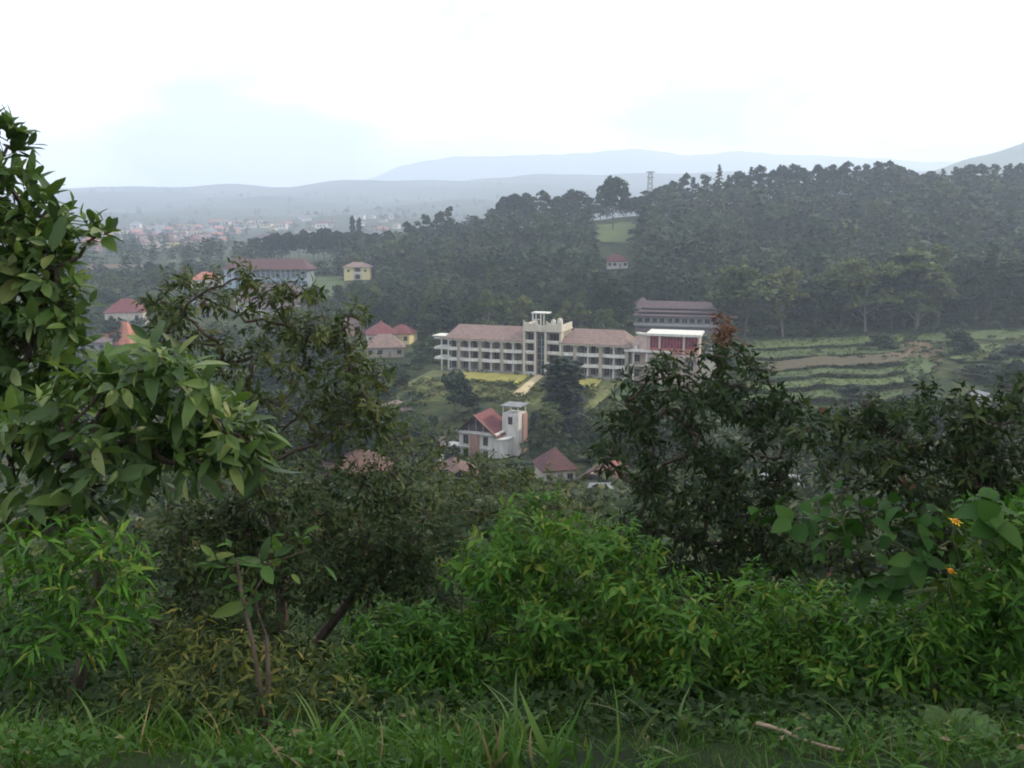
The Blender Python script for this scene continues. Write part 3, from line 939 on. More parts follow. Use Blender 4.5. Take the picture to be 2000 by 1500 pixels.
def crop_rows(xa, xb, Ya, Yb, zfun, size, gap, n=46):
    rr_ = np.random.default_rng(int(Ya * 7 + xa.sum()))
    for y in np.arange(Ya + 1, Yb, gap):
        t = (y - Ya) / (Yb - Ya)
        xs = np.interp(np.sort(rr_.uniform(0, len(xa) - 1, n)), range(len(xa)), xa * (1 - t) + xb * t)
        xs = xs[rr_.uniform(size=len(xs)) < .85]
        for x in xs:
            CROPS.append((x, y + rr_.normal(0, .25), zfun(x, y), size * rr_.uniform(.5, 1.5)))
terraces(1440, 1765, [(224, 236, F_GREEN), (236, 248, F_LIGHT), (248, 259, F_GREEN), (259, 279, F_DRY), (279, 296, F_GREEN), (296, 318, F_LIGHT)])
for pa, pb, Ya, Yb, sz in ((1750, 1835, 262, 300, .4), (1750, 1800, 244, 266, .6), (1872, 1943, 263, 287, .6), (1952, 2050, 249, 271, .6), (1780, 2050, 303, 317, .6)):
    xa = np.array([ground_at(p, Ya)[0][0] for p in (pa, pb)]); xb = np.array([ground_at(p, Yb)[0][0] for p in (pa, pb)])
    crop_rows(xa, xb, Ya, Yb, lambda x, y: gz(x, y) + .6, sz, 2.6, 22)
    for k in range(40):
        p, y = (rng.uniform(pa, pb), rng.choice([Ya, Yb])) if k % 2 else (rng.choice([pa, pb]), rng.uniform(Ya, Yb))
        g = ground_at(p, y)[0]
        HEDGE.append((g[0], g[1] + rng.normal(0, .5), g[2] - .1, rng.uniform(.7, 1.6)))
draped('field', 1745, 1838, 262, 300, F_RED, .7, skew=-.5)
draped('field', 1745, 1800, 243, 268, F_GREEN, .9, skew=.8)
draped('field', 1870, 1945, 262, 288, F_LIGHT, .7)
draped('field', 1950, 2060, 248, 272, F_GREEN, .7)
draped('field', 1780, 2060, 302, 318, F_GREEN, .3)
draped('field', 1500, 1600, 330, 350, F_RED, .4)
draped('field', 1168, 1238, 556, 625, F_LIGHT, .8)
draped('field', 150, 290, 640, 700, F_RED, .6)
draped('field', 330, 400, 720, 800, F_LIGHT, .8)
draped('field', 830, 960, 660, 800, F_LIGHT, .8)
draped('field', 600, 668, 440, 520, F_GREEN, .4)
draped('field', 1190, 1300, 232, 248, F_GREEN, .3)


# ------------------------------------------------------------------ middle distance trees
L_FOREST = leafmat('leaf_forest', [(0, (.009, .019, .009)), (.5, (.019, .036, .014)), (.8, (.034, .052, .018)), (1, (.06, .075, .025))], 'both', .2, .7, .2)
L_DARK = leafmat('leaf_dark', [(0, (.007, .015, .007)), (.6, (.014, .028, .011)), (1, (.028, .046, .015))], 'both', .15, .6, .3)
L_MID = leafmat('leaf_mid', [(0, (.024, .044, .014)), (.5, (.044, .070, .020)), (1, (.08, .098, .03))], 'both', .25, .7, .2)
L_SUN = leafmat('leaf_yellow_sunlit', [(0, (.040, .062, .018)), (.5, (.072, .095, .028)), (1, (.13, .13, .045))], 'both', .25, .7, .2)  # yellow green leaves; on wood edge trees the tone paints in sunlight

CARD = leaf_card(.85)
CARD2 = (np.array([(-.42, .1, .08), (.40, 0, -.08), (.46, .85, .08), (-.30, 1.0, -.10)]), np.array([(0, 1, 2), (0, 2, 3)]))
def lobes_cards(lobes, per, size, inward=.15, droop=0.0, tpl=None):
    out = []
    for (cx, cy, cz, rx, ry, rz) in lobes:
        n = max(6, int(per * (rx * rz) ** .5))
        d = rand_dir(n)
        d[:, 2] = np.where(d[:, 2] < -.4, -d[:, 2] * .6, d[:, 2])
        r = rng.uniform(.45, 1.08, n)[:, None] ** .6
        pos = np.array([cx, cy, cz]) + d * r * np.array([rx, ry, rz])
        dr = norm(d + rng.normal(size=(n, 3)) * .6 + np.array([0, 0, -droop]))
        nr = norm(d * .7 + UP * .5 + rng.normal(size=(n, 3)) * .5)
        tint = np.clip(rng.normal(.5, .22, n) + rng.normal(0, .1), 0, 1)
        out.append(scatter(tpl or CARD, pos - dr * size * .5, dr, nr, size * rng.uniform(.55, 1.3, n), tint))
    return out

def proto(kind, dens=1.0, size=1.0, light=0):
    """returns trunk polylines, crown arrays, height, crown width; heights about 16 m"""
    H = 16.0
    lobes, limbs = [], []
    if kind == 'round':
        for k in range(22):
            a, e = rng.uniform(0, 6.28), rng.uniform(-.5, 1.35)
            r = rng.uniform(2.6, 3.9)
            lobes.append((math.cos(a) * math.cos(e) * r, math.sin(a) * math.cos(e) * r, 8.4 + math.sin(e) * r * 1.35, rng.uniform(1.3, 2.2), rng.uniform(1.3, 2.2), rng.uniform(1.2, 1.9)))
        W, per, cs = 10.0, 60, .75
    elif kind == 'tall':
        for k in range(20):
            z = rng.uniform(3.6, 15)
            r = rng.uniform(.3, 2.3) * (1.15 - abs(z - 9) / 9)
            a = rng.uniform(0, 6.28)
            q = rng.uniform(.8, 1.5)
            lobes.append((math.cos(a) * r, math.sin(a) * r, z, q, q, q * rng.uniform(.8, 1.3)))
        W, per, cs = 5.6, 60, .65
    elif kind == 'conifer':
        for k in range(26):
            t = (k + .5) / 26
            z = 3.2 + t * 12.4
            r = (1 - t) * 2.6 + .1
            a = k * 2.4
            lobes.append((math.cos(a) * r * .62, math.sin(a) * r * .62, z, .35 + r * .45, .35 + r * .45, .55))
        W, per, cs = 5.0, 34, .6
    elif kind == 'column':
        for k in range(22):
            z = 2.0 + 13.2 * (k + .5) / 22
            r = 1.5 * math.sin(math.pi * min(1, (k + 3) / 25)) ** .5
            a = k * 2.4
            lobes.append((math.cos(a) * r * .6, math.sin(a) * r * .6, z, 1.1, 1.1, 1.0))
        W, per, cs = 5.0, 120, .6
    elif kind == 'flat':
        for k in range(22):
            a, r = rng.uniform(0, 6.28), rng.uniform(.5, 4.6)
            lobes.append((math.cos(a) * r, math.sin(a) * r, rng.uniform(5.5, 14.8) - r * .25, rng.uniform(1.2, 2.1), rng.uniform(1.2, 2.1), rng.uniform(.6, 1.0)))
        W, per, cs = 11.0, 56, .7
    elif kind == 'bush':
        for k in range(14):
            a, e = rng.uniform(0, 6.28), rng.uniform(-.2, 1.3)
            r = rng.uniform(2.2, 4.6)
            lobes.append((math.cos(a) * math.cos(e) * r * 1.2, math.sin(a) * math.cos(e) * r * 1.2, 5.0 + math.sin(e) * r * 1.7, rng.uniform(2.0, 3.0), rng.uniform(2, 3.0), rng.uniform(1.8, 2.6)))
        W, per, cs = 15.0, 60, .95
    if light:                                       # a light crown for the far masses: this many two triangle cards
        V, T, C = merge(lobes_cards(lobes, per * dens, cs * size, tpl=CARD2))
        k = np.sort(rng.permutation(len(T) // 2)[:light])
        V = V.reshape(-1, 4, 3)[k].reshape(-1, 3)
        C = C.reshape(-1, 2)[k].ravel()
        T = (CARD2[1][None] + (np.arange(len(k)) * 4)[:, None, None]).reshape(-1, 3)
    else:
        V, T, C = merge(lobes_cards(lobes, per * dens, cs * size))
    top = max(l[2] for l in lobes) - 1
    bend = rng.normal(0, .25, 2)
    tr = [np.array([bend[0] * math.sin(z / 5), bend[1] * math.sin(z / 4), z]) for z in np.linspace(-1.5, top, 6)]
    limbs.append((tr, np.linspace(.22, .05, 6)))
    for l in lobes[:9]:
        z0 = max(2.0, l[2] - 3.2)
        i = np.interp(z0, [p[2] for p in tr], range(6))
        p0 = tr[int(i)] + (tr[min(5, int(i) + 1)] - tr[int(i)]) * (i - int(i))
        mid = (p0 + np.array(l[:3])) / 2 + np.array([0, 0, .3])
        limbs.append(([p0, mid, np.array(l[:3])], [.09, .06, .03]))
    return limbs, V, T, C, H, W

PROTO = {}
for kd, nv in (('round', 4), ('tall', 4), ('conifer', 3), ('column', 2), ('flat', 3), ('bush', 3)):
    PROTO[kd] = []
    for v in range(nv):
        limbs, V, T, C, H, W = proto(kd)
        mb = MB()
        for pts, rad in limbs:
            mb.tube(pts, rad, 5)
        tm = mb.mesh('trunk'); tm.materials.append(BARK_PALE if kd in ('tall', 'flat') else BARK)
        cm = tri_mesh('crown', V, T, C); cm.materials.append(L_FOREST)
        zs = V[:, 2].max()
        PROTO[kd].append((tm, cm, zs, np.percentile(np.abs(V[:, :2]), 98) * 2))

def place_tree(pos, height, width, kd, mat, name, label, group=None, cat='tree'):
    pr = PROTO[kd][rng.integers(len(PROTO[kd]))]
    e = empty(name, pos, rng.uniform(0, 6.28))
    e.scale = (width / pr[3], width / pr[3], height / pr[2])
    tag(e, label, cat, group)
    link('trunk', pr[0], None, e)
    c = link('crown', pr[1], None, e)
    c.material_slots[0].link = 'OBJECT'
    c.material_slots[0].material = mat
    return e

def tree_px(px, top, Y, wpx, kd, mat, name, label, group=None, sinkpx=0, cat='tree'):
    g, py = ground_at(px, Y)
    t = P(px, top, Y)
    hgt = max(t[2] - g[2], 2.0)
    return place_tree((g[0], g[1], g[2] - .2), hgt, wpx * mpp(Y), kd, mat, name, label, group, cat)

# the trees one can single out
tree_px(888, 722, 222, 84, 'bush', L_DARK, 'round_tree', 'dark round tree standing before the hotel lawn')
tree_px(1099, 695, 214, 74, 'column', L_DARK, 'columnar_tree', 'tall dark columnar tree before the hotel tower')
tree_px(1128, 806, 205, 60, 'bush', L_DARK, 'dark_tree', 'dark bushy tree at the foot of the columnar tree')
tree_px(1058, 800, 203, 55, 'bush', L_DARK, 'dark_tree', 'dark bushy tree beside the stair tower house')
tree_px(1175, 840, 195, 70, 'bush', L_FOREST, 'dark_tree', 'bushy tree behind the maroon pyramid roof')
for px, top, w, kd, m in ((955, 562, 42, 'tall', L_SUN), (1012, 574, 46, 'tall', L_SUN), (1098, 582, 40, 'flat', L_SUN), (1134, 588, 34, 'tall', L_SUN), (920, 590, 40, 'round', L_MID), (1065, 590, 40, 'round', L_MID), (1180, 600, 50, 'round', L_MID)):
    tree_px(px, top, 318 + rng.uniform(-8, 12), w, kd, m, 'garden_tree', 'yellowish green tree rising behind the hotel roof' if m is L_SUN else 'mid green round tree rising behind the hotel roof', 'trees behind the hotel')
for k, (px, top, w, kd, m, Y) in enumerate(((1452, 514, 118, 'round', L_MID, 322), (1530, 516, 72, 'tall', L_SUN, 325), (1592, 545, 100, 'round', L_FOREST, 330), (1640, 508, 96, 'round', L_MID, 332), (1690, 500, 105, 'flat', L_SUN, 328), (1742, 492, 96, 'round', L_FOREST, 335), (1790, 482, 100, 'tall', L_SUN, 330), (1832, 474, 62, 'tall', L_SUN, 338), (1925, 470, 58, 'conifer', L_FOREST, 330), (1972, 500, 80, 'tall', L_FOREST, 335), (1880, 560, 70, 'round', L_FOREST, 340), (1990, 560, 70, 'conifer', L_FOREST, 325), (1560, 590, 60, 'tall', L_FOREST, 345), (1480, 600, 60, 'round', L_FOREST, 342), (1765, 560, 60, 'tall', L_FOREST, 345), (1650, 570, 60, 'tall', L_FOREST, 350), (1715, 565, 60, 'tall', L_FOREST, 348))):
    lab = {'round': 'broad crowned', 'tall': 'tall slender', 'flat': 'flat topped', 'conifer': 'pointed conifer like'}[kd] + (' sunlit toned' if m in (L_SUN, L_MID) else ' dark leaved') + ' tree at the wood edge above the fields'  # sunlight on these crowns is put into the paler leaf colours
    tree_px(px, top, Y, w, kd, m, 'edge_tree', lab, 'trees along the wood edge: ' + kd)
for px, top, w, Y, lab in ((1716, 650, 60, 288, 'small dark tree on the terrace bank'), (1862, 638, 74, 279, 'dark tree standing on the red soil field'), (1912, 708, 80, 246, 'low dark bush below the yellow green plot'), (1985, 668, 70, 268, 'dark bush at the end of the green plots'), (1672, 748, 62, 228, 'dark bush in the lowest terrace'), (1800, 765, 90, 222, 'low spreading bush below the red soil field'), (1950, 690, 50, 262, 'small bush next to the yellow green plot')):
    tree_px(px, top, Y, w, 'bush', L_DARK, 'field_tree', lab)
for px, top in ((690, 420), (703, 424)):
    tree_px(px, top, 700, 10, 'column', L_FOREST, 'cypress_tree', 'one of a pair of thin dark cypresses on the hazy treeline', 'pair of cypresses')
# skyline of the wooded hill
SKY = [(730, 455), (760, 448), (800, 428), (835, 418), (856, 410), (876, 404), (905, 432), (935, 425), (962, 412), (985, 380), (1008, 378), (1022, 373), (1046, 382), (1066, 371), (1090, 384), (1114, 368), (1130, 370), (1150, 384), (1172, 380), (1197, 341), (1222, 378), (1245, 384), (1262, 372), (1295, 360), (1312, 352), (1334, 336), (1352, 344), (1376, 336), (1402, 322), (1420, 338), (1442, 334), (1464, 324), (1482, 322), (1504, 326), (1524, 320), (1547, 318), (1570, 326), (1593, 320), (1620, 318), (1645, 312), (1668, 322), (1690, 318), (1712, 314), (1736, 312), (1760, 324), (1785, 330), (1812, 334), (1838, 330), (1862, 322), (1890, 318), (1915, 320), (1942, 316), (1968, 318), (1992, 314)]
for px, top in SKY:
    Y = 655 if px > 960 else 630
    g, py = ground_at(px, Y)
    if px == 1197:
        tree_px(px, top, 600, 56, 'round', L_FOREST, 'lone_tree', 'large round tree towering over the ridge beside the clearing')
    else:
        kd = 'tall' if rng.uniform() < .6 else ('round' if px < 1300 or rng.uniform() < .6 else 'conifer')
        tree_px(px, top + rng.uniform(-3, 3), Y, {'tall': 30, 'round': 38, 'conifer': 26}[kd] * rng.uniform(.8, 1.2), kd, L_FOREST, 'ridge_tree', {'tall': 'slender', 'round': 'round', 'conifer': 'pointed'}[kd] + ' dark tree on the skyline of the wooded hill', 'skyline trees: ' + kd)
# dark treeline further west
for px in range(505, 730, 13):
    tree_px(px + rng.uniform(-4, 4), np.interp(px, [505, 540, 600, 640, 730], [470, 458, 452, 446, 458]) + rng.uniform(-7, 5), 640, rng.uniform(20, 34), 'tall' if rng.uniform() < .5 else 'round', L_FOREST, 'treeline_tree', 'dark tree in the treeline behind the pale blue building', 'treeline behind the pale blue building')

FOOT = [(876, 1240, 245, 292), (1240, 1400, 236, 268), (1225, 1410, 330, 378), (880, 1035, 176, 210), (435, 612, 455, 505), (455, 590, 405, 445), (655, 735, 478, 515), (1160, 1245, 520, 650), (1470, 1960, 215, 322), (1960, 2070, 240, 320), (225, 300, 318, 345), (205, 300, 262, 288), (680, 812, 290, 352), (1050, 1120, 155, 175), (840, 1250, 226, 254), (330, 470, 380, 440), (600, 670, 440, 520)]
def blocked(px, Y, pad=0):
    return any(a - pad < px < b + pad and c < Y < d for a, b, c, d in FOOT)

# sight lines that stay open in front of buildings: nothing tall may stand in them
SEE = [(832, 1250, 610, 775, 290), (1250, 1365, 640, 725, 245), (1232, 1402, 582, 640, 340), (885, 1025, 780, 895, 186), (435, 608, 495, 545, 470), (455, 585, 540, 602, 405), (660, 732, 508, 546, 494), (200, 290, 575, 672, 330), (700, 812, 608, 690, 290), (1175, 1232, 485, 524, 540), (1045, 1125, 875, 930, 160), (1480, 1960, 655, 772, 225)]
def hides(px, top, Y, wpx):
    return any(Y < yb and px + wpx / 2 > a and px - wpx / 2 < b and top < y1 for a, b, y0, y1, yb in SEE)

# unseen trees added beside and behind the viewpoint to keep sun off the foreground
for k, (x, y, hh, w) in enumerate(((9.5, 1.0, 13, 8), (13.5, 8.5, 14, 9), (16.0, -3.0, 15, 10), (3.0, -13.0, 14, 9))):
    place_tree((x, y, gz(x, y) - .2), hh, w, 'round', L_DARK, 'added_shade_tree', 'tall dark tree added out of view to shade the foreground', 'trees added to shade the foreground')

# individual trees through the valley
nv = 0
tries = 0
while nv < 290 and tries < 6000:
    tries += 1
    px = rng.uniform(140, 1300) if rng.uniform() < .9 else rng.uniform(1480, 2000)
    Y = rng.choice([rng.uniform(150, 300), rng.uniform(260, 430), rng.uniform(400, 560)])
    if blocked(px, Y, 8): continue
    g, py = ground_at(px, Y)
    hgt = rng.uniform(6, 15)
    wd = hgt * rng.uniform(.55, 1.0)
    if hides(px, py - hgt / mpp(Y), Y, wd / mpp(Y)):
        hgt, wd = rng.uniform(1.6, 3.2), rng.uniform(2.5, 4)
        if hides(px, py - hgt / mpp(Y), Y, wd / mpp(Y)): continue
        kd = 'bush'
    else:
        kd = rng.choice(['round', 'round', 'tall', 'flat', 'bush'])
    if kd == 'tall': wd *= .6
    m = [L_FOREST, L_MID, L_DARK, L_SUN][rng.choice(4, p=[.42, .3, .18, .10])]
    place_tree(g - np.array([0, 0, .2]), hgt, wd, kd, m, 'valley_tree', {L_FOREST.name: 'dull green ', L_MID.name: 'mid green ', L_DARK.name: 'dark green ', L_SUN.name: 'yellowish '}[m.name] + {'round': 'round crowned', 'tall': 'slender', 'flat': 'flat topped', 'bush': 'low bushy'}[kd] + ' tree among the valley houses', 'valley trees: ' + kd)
    nv += 1

# forest: single trees at the front of the wood, the rest as one mass
fz = []
for gx in np.arange(700, 2080, 13):
    for Y in np.arange(345, 700, 11.5):
        px, yy_ = gx + rng.uniform(-6, 6), Y + rng.uniform(-5, 5)
        if blocked(px, yy_, 4): continue
        if px > 1470 and yy_ < 352: continue
        if px < 960 and yy_ < 470 and rng.uniform() < .5: continue
        if px < 800 and yy_ > 640: continue
        g, py = ground_at(px, yy_)
        h = rng.uniform(7, 15 + 9 * (rng.uniform() < .3)) * (1.15 if px > 1250 else 1.0)
        top = py - h / mpp(yy_)
        if hides(px, top, yy_, 22): continue
        sl = np.interp(px, [s[0] for s in SKY], [s[1] for s in SKY]) + 6
        if top < sl:
            h = max(4, (py - sl) * mpp(yy_)) * rng.uniform(.8, 1)
        fz.append((g, h, px, yy_))
fz.sort(key=lambda q: q[3])
single = fz[:170]
for g, h, px, Y in single:
    kd = rng.choice(['tall', 'tall', 'conifer', 'round'])
    place_tree(g - np.array([0, 0, .2]), h, h * {'tall': .38, 'conifer': .36, 'round': .6}[kd], kd, L_FOREST if rng.uniform() < .75 else L_MID, 'forest_tree', {'tall': 'slender', 'round': 'round', 'conifer': 'pointed'}[kd] + ' tree at the lower front of the hillside forest', 'front trees of the hillside forest: ' + kd)
small = []
for kd in ('tall', 'tall', 'conifer', 'round'):
    limbs, V, T, C, H, W = proto(kd, .4, 1.75, 88)
    V = V.copy(); V[:, :2] /= np.percentile(np.abs(V[:, :2]), 98) * 2; V[:, 2] /= V[:, 2].max()
    small.append((V, T, C, {'tall': .42, 'conifer': .4, 'round': .66}[kd]))
acc = []
for g, h, px, Y in fz[170:]:
    V, T, C, k = small[rng.integers(4)]
    k *= rng.uniform(.75, 1.5)
    a = rng.uniform(0, 6.28)
    ca, sa = math.cos(a), math.sin(a)
    VV = np.stack([(V[:, 0] * ca - V[:, 1] * sa) * h * k, (V[:, 0] * sa + V[:, 1] * ca) * h * k, V[:, 2] * h], 1) + g
    acc.append((VV, T, np.clip(C * .45 + rng.uniform(-.05, .6), 0, 1)))
# far scattered woods towards the town and the low hills
rr = np.random.default_rng(9)
def far_wood(n, pxr, Yr, hr):
    out = []
    for _ in range(n):
        px, Y = rr.uniform(*pxr), math.exp(rr.uniform(math.log(Yr[0]), math.log(Yr[1])))
        if vnoise(px / 40, Y / 130, 4) + rr.normal(0, .4) < .05: continue
        if blocked(px, Y): continue
        g, py = ground_at(px, Y)
        V, T, C, k = small[rr.integers(4)]
        h = rr.uniform(*hr)
        out.append((V * np.array([h * k * 1.4, h * k * 1.4, h]) + g, T, np.clip(C * .6 + rr.uniform(0, .4), 0, 1)))
    return out
V, T, C = merge(acc)
tag(link('forest', tri_mesh('forest', V, T, C), leafmat('leaf_forest_mass', [(0, (.009, .019, .009)), (.4, (.018, .035, .014)), (.75, (.040, .058, .019)), (1, (.085, .09, .03))], 'attr', .2, .7, .2)), 'dense dark forest covering the hazy hillside', 'forest', None, 'stuff')
V, T, C = merge(far_wood(1300, (100, 980), (560, 2400), (9, 20)) + far_wood(260, (0, 1000), (2400, 4600), (14, 26)))
tag(link('woodland', tri_mesh('woodland', V, T, C), MATS['leaf_forest_mass']), 'scattered woods fading towards the far town and hills', 'woodland', None, 'stuff')
# scrub: low bushes that cover the valley floor and the lower slope
sc_ = []
rr = np.random.default_rng(21)
bl, bV, bT, bC, bH, bW = proto('bush', .3, 2.0, 58)
bV = bV.copy(); bV[:, :2] /= np.percentile(np.abs(bV[:, :2]), 98) * 2; bV[:, 2] -= bV[:, 2].min(); bV[:, 2] /= bV[:, 2].max()
for _ in range(7500):
    px, Y = rr.uniform(100, 2060), rr.uniform(45 ** .6, 600 ** .6) ** (1 / .6)
    g, py = ground_at(px, Y)
    hgt = rr.uniform(.8, 4.2) * (1 + Y / 400)
    wd = hgt * rr.uniform(1.1, 2.4)
    field = 1470 < px < 2060 and 222 < Y < 322
    if field and rr.uniform() < .62: continue
    if field: hgt, wd = hgt * .4, wd * .5
    if vnoise(px / 60, Y / 22, 7) + rr.normal(0, .5) < -.35 and Y > 190: continue
    if blocked(px, Y, 0) and not field: continue
    if hides(px, py - hgt / mpp(Y), Y, wd / mpp(Y)) and not field:
        hgt *= .4
        if hides(px, py - hgt / mpp(Y), Y, wd / mpp(Y)): continue
    a = rr.uniform(0, 6.28); ca, sa = math.cos(a), math.sin(a)
    VV = np.stack([(bV[:, 0] * ca - bV[:, 1] * sa) * wd, (bV[:, 0] * sa + bV[:, 1] * ca) * wd, bV[:, 2] * hgt - .15 * hgt], 1) + g
    sc_.append((VV, bT, np.clip(bC * .45 + rr.uniform(0, .6), 0, 1)))
def clump_mass(items, rr, flat=1.0):
    out = []
    for x, y, z, q in items:
        a = rr.uniform(0, 6.28); ca, sa = math.cos(a), math.sin(a)
        out.append((np.stack([(sV[:, 0] * ca - sV[:, 1] * sa) * q * 1.5, (sV[:, 0] * sa + sV[:, 1] * ca) * q * 1.5, sV[:, 2] * q * flat], 1) + np.array([x, y, z]), sT, np.clip(sC * .5 + rr.uniform(0, .5), 0, 1)))
    return merge(out)
bl, sV, sT, sC, bH, bW = proto('bush', .3, 3.0, 20)
sV = sV.copy(); sV[:, :2] /= np.percentile(np.abs(sV[:, :2]), 98) * 2; sV[:, 2] -= sV[:, 2].min(); sV[:, 2] /= sV[:, 2].max()
V, T, C = clump_mass(CROPS, rr)
tag(link('crops', tri_mesh('crops', V, T, C), leafmat('leaf_crops', [(0, (.026, .050, .012)), (.6, (.050, .082, .020)), (1, (.085, .105, .03))], 'attr', .25, .7, .2)), 'rows of low vegetable crops on the terraced fields', 'crops', None, 'stuff')
V, T, C = clump_mass(BANK_SHRUBS, rr, .9)
tag(link('bank_shrubs', tri_mesh('bank_shrubs', V, T, C), leafmat('leaf_bank_shrubs', [(0, (.020, .036, .010)), (.5, (.055, .075, .020)), (.8, (.12, .125, .035)), (1, (.20, .17, .06))], 'attr', .25, .7, .2)), 'low mixed shrubs and dry grass on the bank below the hotel lawn', 'shrubs', None, 'stuff')
V, T, C = clump_mass(HEDGE, rr, 1.1)
tag(link('bank_growth', tri_mesh('bank_growth', V, T, C), leafmat('leaf_bank', [(0, (.010, .019, .007)), (.6, (.024, .038, .011)), (1, (.06, .065, .02))], 'attr', .2, .7, .2)), 'dark growth along the terrace banks and plot edges', 'bank growth', None, 'stuff')
V, T, C = merge(sc_)
tag(link('scrub', tri_mesh('scrub', V, T, C), leafmat('leaf_scrub', [(0, (.012, .024, .009)), (.5, (.026, .044, .014)), (.8, (.050, .064, .020)), (1, (.10, .095, .035))], 'attr', .2, .7, .2)), 'mixed low scrub covering the valley floor between the houses', 'scrub', None, 'stuff')
print('forest', len(fz), 'scrub', len(sc_), len(T))

# ------------------------------------------------------------------ foreground plants
def clumped(lobes, k=3, f=.56, off=.62):
    out = []
    for l in lobes:
        dn = l[5] if len(l) > 5 else 1.0
        a0 = rng.uniform(0, 6.28)
        for i in range(k):
            a = a0 + i * 6.28 / k + rng.uniform(-.5, .5)
            q = off * rng.uniform(.6, 1.25)
            ff = f * rng.uniform(.7, 1.15)
            out.append((l[0] + math.cos(a) * l[3] * q, l[1] + math.sin(a) * l[4] * q, l[2] + rng.normal(0, .25) * l[2] / 8, l[3] * ff, l[4] * ff, dn * rng.uniform(.75, 1.25)))
    return out

def plant(name, label, cat, base, lobes, tpl, leaf_len, sprig_n, twig, layers, mat, leaf_parts=0, obj_mat=None, droop=.3, up=.5, bark=None, stem_r=.02, spread=1.0, fork=.45, wide=1.0, tint_sd=.25, tint_mid=.5, twig_share=.5, group=None, outl=.10, aspect=.3, stems=1, bare=None, crown_name='foliage', limb=.35, tip=None):
    """base: world point. lobes: (px, py, Y, rx px, ry px). Twigs grow from a forked stem through every lobe, each carrying a spray of leaves."""
    e = empty(name, base)
    tag(e, label, cat, group)
    base = np.asarray(base, float)
    mb = MB()
    L = []
    for l in lobes:
        c = P(l[0], l[1], l[2]); s = mpp(l[2])
        L.append((c, l[3] * s, (l[3] + l[4]) / 2 * s * .9, l[4] * s, l[3] * l[4], l[2], l[5] if len(l) > 5 else 1.0))
    ctr = np.mean([q[0] for q in L], 0)
    forks = []
    for k in range(stems):
        off = rng.normal(0, .12, 3) * np.array([1, 1, 0]) * (stems > 1) * (np.linalg.norm(ctr - base) * .5)
        f = base + (ctr - base) * fork * rng.uniform(.85, 1.1) + off
        b0 = base + off * .25
        mid = (b0 + f) / 2 + rng.normal(0, .04, 3) * np.linalg.norm(f - b0)
        mb.tube([b0 - base - UP * .1, mid - base, f - base], [stem_r, stem_r * .85, stem_r * .7], 7)
        forks.append(f)
    PP, DD, BB = [], [], []
    nodes = [(f, -1) for f in forks]
    L.sort(key=lambda q: min(np.linalg.norm(q[0] - f) for f in forks))
    for q in L:
        k = min(range(len(nodes)), key=lambda i: np.linalg.norm(nodes[i][0] - q[0]) + .35 * max(0.0, nodes[i][0][2] - q[0][2]))
        nodes.append((q[0], k))
    cnt = [0] * len(nodes)
    for i in range(len(nodes) - 1, len(forks) - 1, -1):
        k = i
        while k >= len(forks):
            cnt[k] += 1
            k = nodes[k][1]
    for li, (c, rx, ry, rz, apx, Y, dn) in enumerate(L):
        i = li + len(forks)
        f = nodes[nodes[i][1]][0]
        ln_ = np.linalg.norm(c - f)
        mid = f * .5 + c * .5 + rng.normal(0, .09, 3) * ln_ - UP * .05 * ln_
        lim = [f, f * .6 + mid * .4 + rng.normal(0, .03, 3) * ln_, mid, mid * .4 + c * .6 + rng.normal(0, .03, 3) * ln_, c]
        r0 = stem_r * limb * min(1.6, (cnt[i] / 4.0) ** .5 + .25)
        mb.tube([p - base for p in lim], np.linspace(r0, r0 * .6, 5), 5)
        leaf_px = leaf_len / mpp(Y)
        n = int(max(5, dn * layers * math.pi * apx / (leaf_px ** 2 * aspect * .6) / sprig_n))
        d = rand_dir(n)
        r = rng.uniform(0, 1, n)[:, None] ** .42
        o = rng.uniform(size=n) < outl
        r[o] *= rng.uniform(1.05, 1.4, (o.sum(), 1))
        p = c + d * r * np.array([rx, ry, rz])
        q = lim[2] + (c - lim[2]) * rng.uniform(.2, 1.0, (n, 1))
        dd = norm(norm(p - q) * .7 + d * .3 + UP * up + rng.normal(size=(n, 3)) * .25)
        PP.append(p); DD.append(dd); BB.append(q)
        for k in np.nonzero(rng.uniform(size=n) < twig_share)[0]:
            mm = (q[k] + p[k]) / 2 + rng.normal(0, .03, 3) * np.linalg.norm(p[k] - q[k])
            mb.tube([q[k] - base, mm - base, p[k] + dd[k] * twig * .7 - base], [stem_r * .06, stem_r * .05, stem_r * .03], 3)
    if bare:
        for pts, rad in bare:
            mb.tube([np.asarray(x) - base for x in pts], rad, 6)
    mb.build('stem', bark or BARK, e)
    PP, DD = np.concatenate(PP), np.concatenate(DD)
    n = len(PP)
    a1 = norm(np.cross(DD, rand_dir(n)))
    a2 = np.cross(DD, a1)
    pos, dr, nr, sz, tn = [], [], [], [], []
    sprig_s = rng.uniform(.62, 1.25, n)
    tbase = np.clip(rng.normal(tint_mid, tint_sd * .6, n), 0, 1)
    for j in range(sprig_n):
        t = (j + .5) / sprig_n
        ang = j * 2.4 + rng.uniform(-.4, .4, n)
        rad = a1 * np.cos(ang)[:, None] + a2 * np.sin(ang)[:, None]
        k = (1.15 - .75 * t) * spread
        ld = norm(DD * (1 - .35 * k) + rad * k - UP * droop * rng.uniform(.4, 1.4, (n, 1)))
        pos.append(PP + DD * (t * twig))
        dr.append(ld)
        nr.append(norm(DD * .55 + UP * .6 + rad * -.15 + rng.normal(size=(n, 3)) * .36))
        sz.append(leaf_len * rng.uniform(.55, 1.2, n) * sprig_s * (.75 + .5 * math.sin(math.pi * min(1, t + .2))))
        tn.append(np.clip(tbase + rng.normal(0, tint_sd * .6, n), 0, 1))
    pos, dr, nr, sz, tn = map(np.concatenate, (pos, dr, nr, sz, tn))
